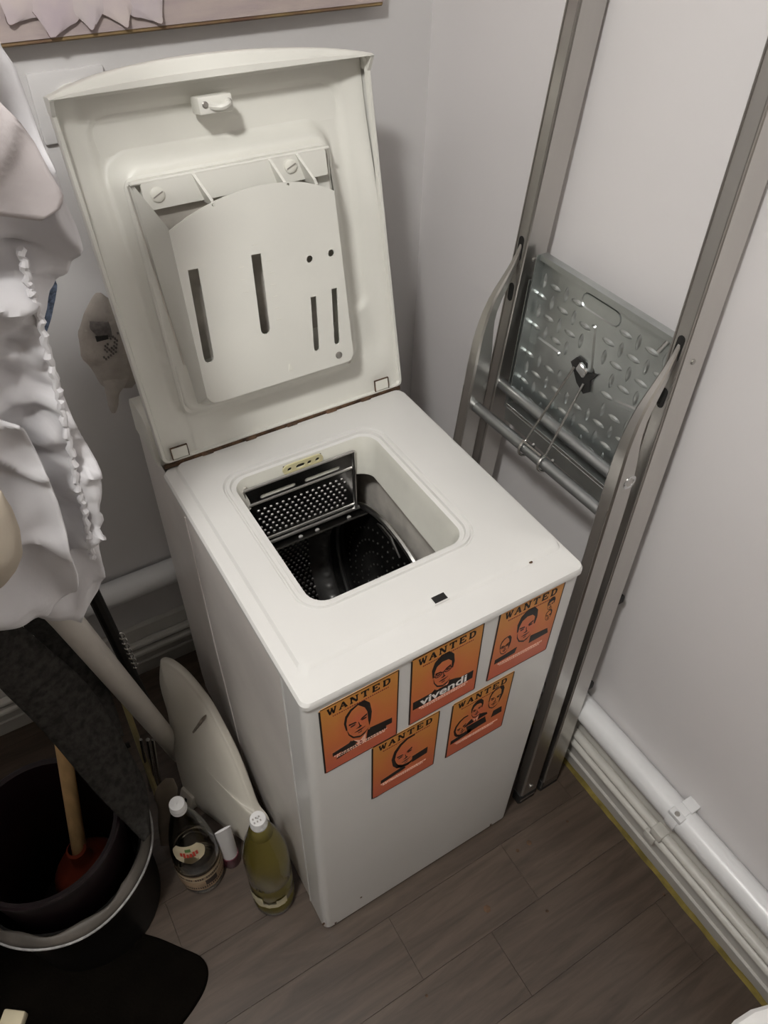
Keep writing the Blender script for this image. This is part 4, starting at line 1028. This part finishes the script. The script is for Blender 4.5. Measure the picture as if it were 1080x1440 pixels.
px_cloth(None, [(-330, -900), (850, -620)], sheet_r, SY, .019, None, 'sheet_back', 'cloth', None, (-330, 862), nx=110, ny=170, seed=1.3, extra=gather, parent=sh)
hp = []
rr = []
for k, p in enumerate(catmull([atY(u, v, SY - .020) for u, v in hem_px], 9)):
    hp.append(p + V((.0012 * math.sin(k * 1.9), .001 * math.sin(k * 2.3), 0))); rr.append(.0028 + .0014 * (0.5 + .5 * math.sin(k * 1.57)))
build(MB().tube(hp, rr, 8), 'elastic_hem', 'cloth', sh)
# front folds of the sheet
px_cloth(None, [(560, -500), (870, -500)], [(585, 20), (605, 34), (650, 58), (700, 78), (735, 87), (760, 90), (800, 106), (830, 108), (846, 96), (856, 72), (862, 62)], SY - .050, .020, None, 'sheet_fold', 'cloth', None, (585, 862), nx=80, ny=60, seed=4.1, parent=sh)
px_cloth(None, [(-330, -900), (300, -600)], [(-330, -260), (0, -120), (100, -45), (135, -8), (160, 18), (195, 44), (240, 68), (268, 84), (284, 82), (296, 66), (304, 55)], SY - .05, .009, 'pale pink cotton garment with a stitched hem hanging in front of the white sheet', 'pink_garment', 'cloth_pink', 'clothing', (-330, 304), nx=70, ny=70, seed=2.2)
px_cloth(None, [(330, -60), (470, 20)], [(330, 60), (385, 74), (400, 79), (420, 77), (445, 71), (468, 62)], SY + .05, .006, 'blue denim garment peeking out from behind the white sheet', 'denim_garment', 'denim_blue', 'clothing', (330, 468), nx=20, ny=24, seed=3.0)
bg = build(px_blob([(690, -140), (730, -150), (780, -150), (830, -130)], [(690, 2), (715, 16), (745, 28), (775, 32), (800, 22), (818, 10), (830, -2)], SY - .135, .05, nz=.003), 'beige_bundle', 'cloth_beige', None, smooth=80)
tag(bg, 'beige rounded cloth bundle hanging in front of the white sheet', 'cloth')

# brown towel and second rod added out of frame to shade tub and bucket
leg(V((-.92, .05, 1.70)), V((-.92, .235, 1.72)), .008, 'rack_rod'); leg(V((-.93, .0, 1.70)), V((-.22, .0, 1.70)), .011, 'rack_rod')
leg(V((-.24, .0, 1.70)), V((-.205, .235, 1.72)), .008, 'rack_rod')
def towel(i, j):
    z = 1.712 - .74 * j; xr = -.29 - .06 * max(0, (1.15 - z) / .2) if z < 1.15 else -.29
    x = -.90 + (xr + .90) * i
    return V((x, -.014 + .012 * math.sin(x * 34 + 2 * noise.noise(V((x * 4, 0, z * 3)))) * j, z))
tw_ = build(MB().grid(towel, 60, 40), 'shade_towel', 'towel', None, smooth=80); sd = tw_.modifiers.new('t', 'SOLIDIFY'); sd.thickness = .006
tag(tw_, 'brown towel added out of frame on the drying rack to shade the tub and bucket', 'towel')

# black jeans hanging down to the tub
jn = thing('black_jeans', 'charcoal black jeans draped from the rack down over the tub', 'jeans', (-.23, .20, .30))
def strip_leg(ptsL, ptsR, thick, seed, nrow=40, ncol=10):
    n = len(ptsL)
    cl, cr = catmull(ptsL, 10), catmull(ptsR, 10); rings = []
    for a, b in zip(cl, cr):
        mid = (a + b) / 2; hw = (b - a) / 2; view = (CAM - mid).normalized(); ring = []
        for k in range(ncol * 2):
            t = 2 * PI * k / (ncol * 2); p = mid + hw * math.cos(t) + view * (thick * math.sin(t))
            p += view * (noise.noise(p * 22 + V((seed, 0, 0))) * .010 + noise.noise(p * 60) * .003); ring.append(p)
        rings.append(ring)
    return MB().loft(rings, True, True, True)
def jp(u, v, z): return atZ(u, v, z)
build(strip_leg([jp(-60, 900, .80), jp(0, 968, .68), (jp(60, 1028, .56)), jp(130, 1110, .43), jp(178, 1160, .35), jp(202, 1184, .31)],
                [jp(-30, 830, .84), jp(60, 905, .71), jp(125, 965, .58), jp(175, 1045, .45), jp(205, 1105, .36), jp(212, 1172, .31)], .014, 1.0), 'leg', 'denim_black', jn, smooth=80)
build(strip_leg([jp(-20, 830, .76), jp(60, 912, .61), jp(120, 980, .49), jp(160, 1035, .40)],
                [jp(75, 830, .72), jp(110, 895, .60), jp(150, 960, .48), jp(175, 1035, .39)], .012, 5.0), 'leg', 'denim_black', jn, smooth=80)
wv = [atZ(2 + t * 84, 852 + t * 96 + 3 * math.sin(t * 22), .795 - .165 * t) for t in [k / 24 for k in range(25)]]
build(MB().tube(wv, [.0035 + .0022 * math.sin(k * 1.1) for k in range(25)], 8), 'pale_seam', 'denim_edge', jn)

# white pole leaning behind the laundry
tag(build(MB().tube([V((-.110, .500, 0.0)), V((-.209, .338, .76)), V((-.250, .280, 1.03))], .0205, 20), 'white_pole', 'pole', None),
    'thick white tube leaning from the floor up into the laundry', 'pole')
# yellowed stick
tag(build(MB().tube([V((-.190, .415, 0.0)), atZ(165, 960, .36)], .006, 8), 'thin_stick', 'bamboo', None), 'thin yellowed stick standing between the jeans and the white tube', 'stick')

# tub, bucket and plunger
TC = V((-.368, .287, 0))
tb = thing('laundry_tub', 'black round tub with a wide grey rim standing on the floor', 'tub', TC)
build(MB().lathe([(.001, .004), (.115, .004), (.122, 0.0), (.128, .004), (.140, .255), (.136, .255), (.122, .012), (.001, .012)], TC, 40), 'tub_body', 'blackplastic', tb)
mb = MB()
def rim(a, b):
    t = 2 * PI * a; r0, r1 = .140, .156
    wob = .004 * math.sin(t * 9) * (1 if .55 < a < .85 else .2)
    r = (r0 + wob) + (r1 - r0 - wob) * b
    return TC + V((r * math.cos(t), r * math.sin(t), .262 - .014 * b * b + .003 * math.sin(t * 5)))
mb.grid(rim, 96, 4)
ro = build(mb, 'rim_band', 'greyband', tb, smooth=70); sd = ro.modifiers.new('t', 'SOLIDIFY'); sd.thickness = .005
build(MB().tube([TC + V((.157 * math.cos(t), .157 * math.sin(t), .247 + .003 * math.sin(t * 5))) for t in [2 * PI * k / 80 for k in range(81)]], .0022, 6), 'rim_edge', 'denim_edge', tb)
BC = V((-.372, .283, .012))
bk = thing('plum_bucket', 'dark plum plastic bucket nested inside the black tub', 'bucket', BC)
build(MB().lathe([(.001, .0), (.098, .0), (.102, .006), (.121, .335), (.127, .338), (.128, .346), (.124, .349), (.117, .346), (.112, .325), (.094, .008), (.001, .008)], BC, 48), 'bucket_body', 'plum', bk)
pj = atZ(113, 1203, .165)
top_p = atZ(84, 1022, .45)
pg = thing('plunger', 'plunger with a wooden handle and red rubber cup standing in the bucket', 'plunger', (pj.x, pj.y, .022))
build(MB().tube([pj, pj.lerp(top_p, 1.0)], [.0135, .0125], 14), 'handle', 'wood', pg)
build(MB().lathe([(.014, .035), (.018, .03), (.019, -.005), (.024, -.018), (.050, -.040), (.066, -.075), (.068, -.120), (.070, -.142), (.064, -.142), (.060, -.118), (.045, -.060), (.01, -.030)], pj, 28), 'rubber_cup', 'redrubber', pg)
# black mat and taupe piece
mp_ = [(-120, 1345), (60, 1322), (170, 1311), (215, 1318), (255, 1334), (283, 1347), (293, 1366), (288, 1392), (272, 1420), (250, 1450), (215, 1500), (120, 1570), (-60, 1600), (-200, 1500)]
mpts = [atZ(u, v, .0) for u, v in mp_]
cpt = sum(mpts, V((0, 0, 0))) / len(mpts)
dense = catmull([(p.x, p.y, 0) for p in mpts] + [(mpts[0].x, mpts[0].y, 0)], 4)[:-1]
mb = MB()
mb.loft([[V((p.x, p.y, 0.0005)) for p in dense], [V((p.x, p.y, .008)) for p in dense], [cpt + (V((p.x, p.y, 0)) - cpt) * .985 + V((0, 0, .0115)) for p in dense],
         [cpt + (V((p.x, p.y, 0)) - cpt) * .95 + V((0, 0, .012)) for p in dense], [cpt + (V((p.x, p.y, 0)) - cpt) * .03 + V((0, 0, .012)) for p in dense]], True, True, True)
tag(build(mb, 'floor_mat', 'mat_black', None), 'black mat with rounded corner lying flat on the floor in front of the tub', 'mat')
p = atZ(24, 1432, .02)
tag(build(MB().obox(p + V((-.005, 0, .003)), V((.016, -.012, 0)), V((.008, .011, 0)), V((0, 0, .011)), .004, 2), 'cream_block', 'label_cream', None), 'small cream block lying on the black mat', 'block')
tp = build(px_blob([(1095, 232), (1108, 220), (1122, 216), (1134, 222), (1160, 222), (1190, 226)], [(1095, 244), (1108, 250), (1122, 249), (1134, 246), (1160, 244), (1190, 240)], .315, .012, rows=16, cols=10, nz=.001), 'taupe_paddle', 'taupe', None, smooth=60)
tag(tp, 'taupe plastic paddle standing behind the clear labelled bottle', 'paddle')

# toilet seat lid leaning on the machine side
a_, t_ = math.radians(20), math.radians(20)
E1 = V((-math.sin(a_), math.cos(a_), 0)); E2 = V((math.sin(t_) * math.cos(a_), math.sin(t_) * math.sin(a_), math.cos(t_)))
EN = E1.cross(E2); EN = EN if EN.x < 0 else -EN          # outer face, towards the left
TO = V((-.096, .30, 0))
tl_px = [(228, 928), (227, 960), (238, 1000), (248, 1060), (258, 1100), (268, 1124), (300, 1150), (338, 1178), (354, 1184), (375, 1162), (360, 1138), (346, 1100), (330, 1060), (310, 1020), (290, 985), (262, 950), (240, 932)]
loc = []
for (u, v) in tl_px:
    P = atPlane(u, v, EN, TO); loc.append(((P - TO).dot(E1), (P - TO).dot(E2)))
mn = min(P_[1] for P_ in loc)
lc = catmull([(a, b, 0) for a, b in loc] + [(loc[0][0], loc[0][1], 0)], 5)[:-1]
cx = sum(p.x for p in lc) / len(lc); cy = sum(p.y for p in lc) / len(lc)
LIFT = max(0.0, .002 - min((TO + E1 * p.x + E2 * p.y).z for p in lc))
def sl_(p, k, n): return TO + E1 * (cx + (p.x - cx) * k) + E2 * (cy + (p.y - cy) * k) + EN * n + V((0, 0, LIFT))
seat = thing('toilet_seat_lid', 'spare cream toilet seat lid leaning against the side of the washing machine', 'toilet seat', (TO.x, TO.y, 0))
prof = [(.0, -.012), (.9, -.012), (.97, -.012), (.995, -.010), (1.0, -.006), (1.0, .000), (.992, .004), (.975, .006), (.95, .0065), (.93, .009), (.80, .016), (.60, .021), (.35, .024), (.02, .025)]
build(MB().loft([[sl_(p, k, n) for p in lc] for k, n in prof[1:]], True, True, True), 'lid_shell', 'seatplastic', seat, smooth=50)
q0 = atPlane(273, 1118, EN, TO) + V((0, 0, LIFT))
hgq = build(MB().obox(q0 + EN * .004, E1 * .020, E2 * .022, EN * .020, .005, 2), 'hinge_tab', 'seatplastic', seat)
build(MB().obox(q0 + EN * .0242 + E1 * -.002, E1 * .003, E2 * .007, EN * .001), 'hinge_slot', 'black', hgq, smooth=0)
mb = MB()
for (u, v, r1, r2) in ((273, 1022, .0035, .040),):
    c = atPlane(u + 6, v, EN, TO + EN * .022) + V((0, 0, LIFT)); mb.prism([(r1 * math.cos(t) * random.uniform(.6, 1.2), r2 * math.sin(t)) for t in [2 * PI * k / 10 for k in range(10)]],
        lambda a, b: c + E1 * (a - b * .35) + E2 * b - EN * .004, lambda a, b: c + E1 * (a - b * .35) + E2 * b + EN * .0018)
build(mb, 'scuff_mark', 'scuff', seat, smooth=0)

# bottles
def bottle(name, label, c, prof, liquid, liq_top, liqm, capz, capr, group):
    t = thing(name, label, 'bottle', c, group)
    th = .0012
    outer = prof; inner = [(max(.001, r - th), h + (th if i == 0 else 0)) for i, (r, h) in enumerate(prof)]
    build(MB().lathe(outer, c, 32), 'bottle_body', 'glass', t, smooth=60)
    if liquid:
        lp_ = [(.001, th * 1.5)] + [(max(.001, r - th * 1.3), h + th) for r, h in prof if h < liq_top and r > .01]
        rl = lp_[-1][0]; lp_ += [(rl * .99, liq_top), (.001, liq_top)]
        build(MB().lathe(lp_, c, 32), 'liquid', liqm, t, smooth=50)
    kz = capz; capr = .0148
    cap = [(capr, 0), (capr * 1.04, .004), (capr * 1.04, .006), (capr * .97, .0075), (capr * .97, .020), (capr * .90, .023), (.001, .0235)]
    cpo = build(MB().lathe([(capr * .6, -.001)] + cap, c + V((0, 0, kz)), 28), 'cap', 'cap', t, smooth=40)
    return t
B1 = V((-.056, .112, 0))
pr1 = [(.001, .004), (.030, .003), (.040, .0), (.047, .006), (.0485, .02), (.0485, .050), (.046, .054), (.046, .060), (.0485, .064), (.0485, .120), (.0465, .125), (.0465, .130), (.0485, .135), (.0485, .205), (.046, .235), (.038, .275), (.027, .310), (.018, .332), (.0145, .338), (.0145, .350)]
pr1 = [(r * (.86 if r > .02 else 1.0), h) for r, h in pr1]
b1 = bottle('oil_bottle', 'plastic bottle of yellow liquid with a silver cap beside the machine corner', B1, pr1, True, .312, 'oil', .342, .0185, None)
mb = MB()
for k, (a0, a1, z0, z1, dz) in enumerate(((3.4, 4.9, .060, .078, .006), (3.2, 3.9, .070, .105, 0), (4.5, 5.0, .062, .090, .0))):
    mb.grid(lambda i, j: B1 + V(((.0425 + .0012 * random.random()) * math.cos(a0 + (a1 - a0) * i), (.0425 + .0012 * random.random()) * math.sin(a0 + (a1 - a0) * i), z0 + (z1 - z0) * j + dz * noise.noise(V((i * 9, k, j * 3))))), 14, 3)
build(mb, 'torn_label', 'torn', b1, smooth=40)
mb = MB()
for k in range(6):
    q = B1 + V((-.008 + .0055 * (k % 3), -.005 + .007 * (k // 3), .3656)); mb.box(q - V((.0012, .0016, 0)), q + V((.0012, .0016, .0004)))
build(mb, 'cap_print', 'screw', b1, smooth=0)
B2 = V((-.163, .228, 0))
pr2 = [(.001, .004), (.030, .003), (.040, .0), (.046, .006), (.0475, .02), (.0475, .100), (.046, .104), (.0475, .110), (.0455, .150), (.0385, .200), (.029, .245), (.021, .275), (.0155, .292), (.0145, .300), (.0145, .310)]
pr2 = [(r * (.94 if r > .02 else 1.0), h) for r, h in pr2]
b2_ = bottle('water_bottle', 'clear plastic bottle with a cream neck label and printed wrap label beside the tub', B2, pr2, True, .135, 'water', .300, .0185, None)
def wrap(mb, c, rfun, a0, a1, z0, z1, off, n=16):
    mb.grid(lambda i, j: c + V(((rfun(z0 + (z1 - z0) * j) + off) * math.cos(a0 + (a1 - a0) * i), (rfun(z0 + (z1 - z0) * j) + off) * math.sin(a0 + (a1 - a0) * i), z0 + (z1 - z0) * j)), n, 6)
def r2(z):
    for (ra, za), (rb, zb_) in zip(pr2[:-1], pr2[1:]):
        if za <= z <= zb_ and zb_ > za: return ra + (rb - ra) * (z - za) / (zb_ - za)
    return .0447
AV = math.atan2(CAM.y - B2.y, CAM.x - B2.x)
mb = MB(); wrap(mb, B2, lambda z: .0448, AV - 1.9, AV + 1.9, .030, .098, .0006, 30); wl = build(mb, 'wrap_label', 'label_tan', b2_, smooth=60)
mb = MB()
for (z0, z1) in ((.088, .093), (.072, .075)): wrap(mb, B2, lambda z: .0448, AV - 1.85, AV + 1.85, z0, z1, .0010, 30)
build(mb, 'label_band', 'label_cream', wl, smooth=60)
mb = MB()
for k in range(26): 
    a0 = AV - 1.2 + k * .095
    if random.random() < .85: wrap(mb, B2, lambda z: .0448, a0, a0 + .06, .0785, .0855, .0011, 2)
    wrap(mb, B2, lambda z: .0448, a0, a0 + .05, .038, .046, .0011, 2)
wrap(mb, B2, lambda z: .0448, AV - .05, AV + .5, .049, .070, .0011, 8)
build(mb, 'label_print', 'label_dark', wl, smooth=60)
mb = MB(); mb.grid(lambda i, j: B2 + V((1, 0, 0)) * 0 + V(((r2(.168 + .048 * j) + .0008) * math.cos(AV - .35 + (i - .5) * (1.15 + .55 * math.sin(PI * min(1, j * .9 + .1)))), (r2(.168 + .048 * j) + .0008) * math.sin(AV - .35 + (i - .5) * (1.15 + .55 * math.sin(PI * min(1, j * .9 + .1)))), .168 + .048 * j - .014 * (1 - abs(2 * i - 1)) * (1 - j))), 14, 6)
nl = build(mb, 'neck_label', 'label_cream', b2_, smooth=60)
mb = MB()
for k in range(6): wrap(mb, B2, r2, AV - .75 + k * .15, AV - .64 + k * .15, .181 + (.004 if k in (0, 5) else 0), .197 - (.004 if k in (2, 3) else 0), .0014, 2)
build(mb, 'label_lettering', 'label_red', nl, smooth=60)
mb = MB(); wrap(mb, B2, r2, AV - .48, AV - .20, .199, .208, .0014, 4); build(mb, 'label_emblem', 'label_green', nl, smooth=60)
# small white tube with maroon cap
T0 = V((-.103, .222, 0))
tt = thing('cleaner_tube', 'small white tube standing on a maroon cap between the two bottles', 'tube', T0)
build(MB().lathe([(.001, 0), (.017, 0), (.019, .003), (.018, .040), (.001, .041)], T0, 20), 'cap', 'maroon', tt)
build(MB().loft([[T0 + V((max(.002, .0165) * math.cos(t), (.0165 * (1 - k * .85)) * math.sin(t), .040 + .11 * k)) for t in [2 * PI * q / 20 for q in range(20)]] for k in (0, .25, .5, .75, 1)], True, False, True), 'tube_body', 'tubewhite', tt)

# toilet at the near right (only its rounded front edge shows)
tw = thing('toilet', 'white toilet whose rounded seat edge shows beside the right skirting', 'toilet', (.385, -.78, 0))
def egg(k, z, sx=.185, front=.255, backl=.20):
    o = []
    for q in range(40):
        t = 2 * PI * q / 40; o.append(V((.385 + sx * k * math.cos(t), -.762 + (front if math.sin(t) > 0 else backl) * k * math.sin(t), z)))
    return o
build(MB().loft([egg(.55, 0), egg(.55, .02), egg(.50, .10), egg(.55, .20), egg(.80, .30), egg(.96, .36), egg(1.0, .385), egg(.97, .395), egg(.02, .395)], True, True, True), 'bowl', 'porcelain', tw)
build(MB().loft([egg(.98, .397), egg(1.02, .402), egg(1.03, .412), egg(1.01, .420), egg(.9, .428), egg(.5, .433), egg(.02, .434)], True, True, True), 'seat_lid', 'porcelain', tw)
build(MB().box((.19, -1.20, .36), (.58, -1.0, .80), .02, 3), 'cistern', 'porcelain', tw)
build(MB().box((.27, -1.05, 0), (.50, -.90, .38), .02, 2), 'pedestal', 'porcelain', tw)
# specks of dirt on the floor
mb = MB()
for (u, v, s_) in ((744, 1185, .006), (728, 1196, .004), (685, 1278, .008), (769, 1281, .003), (770, 1281, .003), (798, 1155, .003), (934, 1258, .003), (600, 1400, .003)):
    c = atZ(u, v, 0); mb.lathe([(s_, 0), (s_ * .6, .0012), (.0005, .0016)], (c.x, c.y, 0), 6)
ds = build(mb, 'dirt_specks', 'rust', None); ds['kind'] = 'stuff'; tag(ds, 'dark crumbs of dirt scattered on the laminate floor', 'dirt')
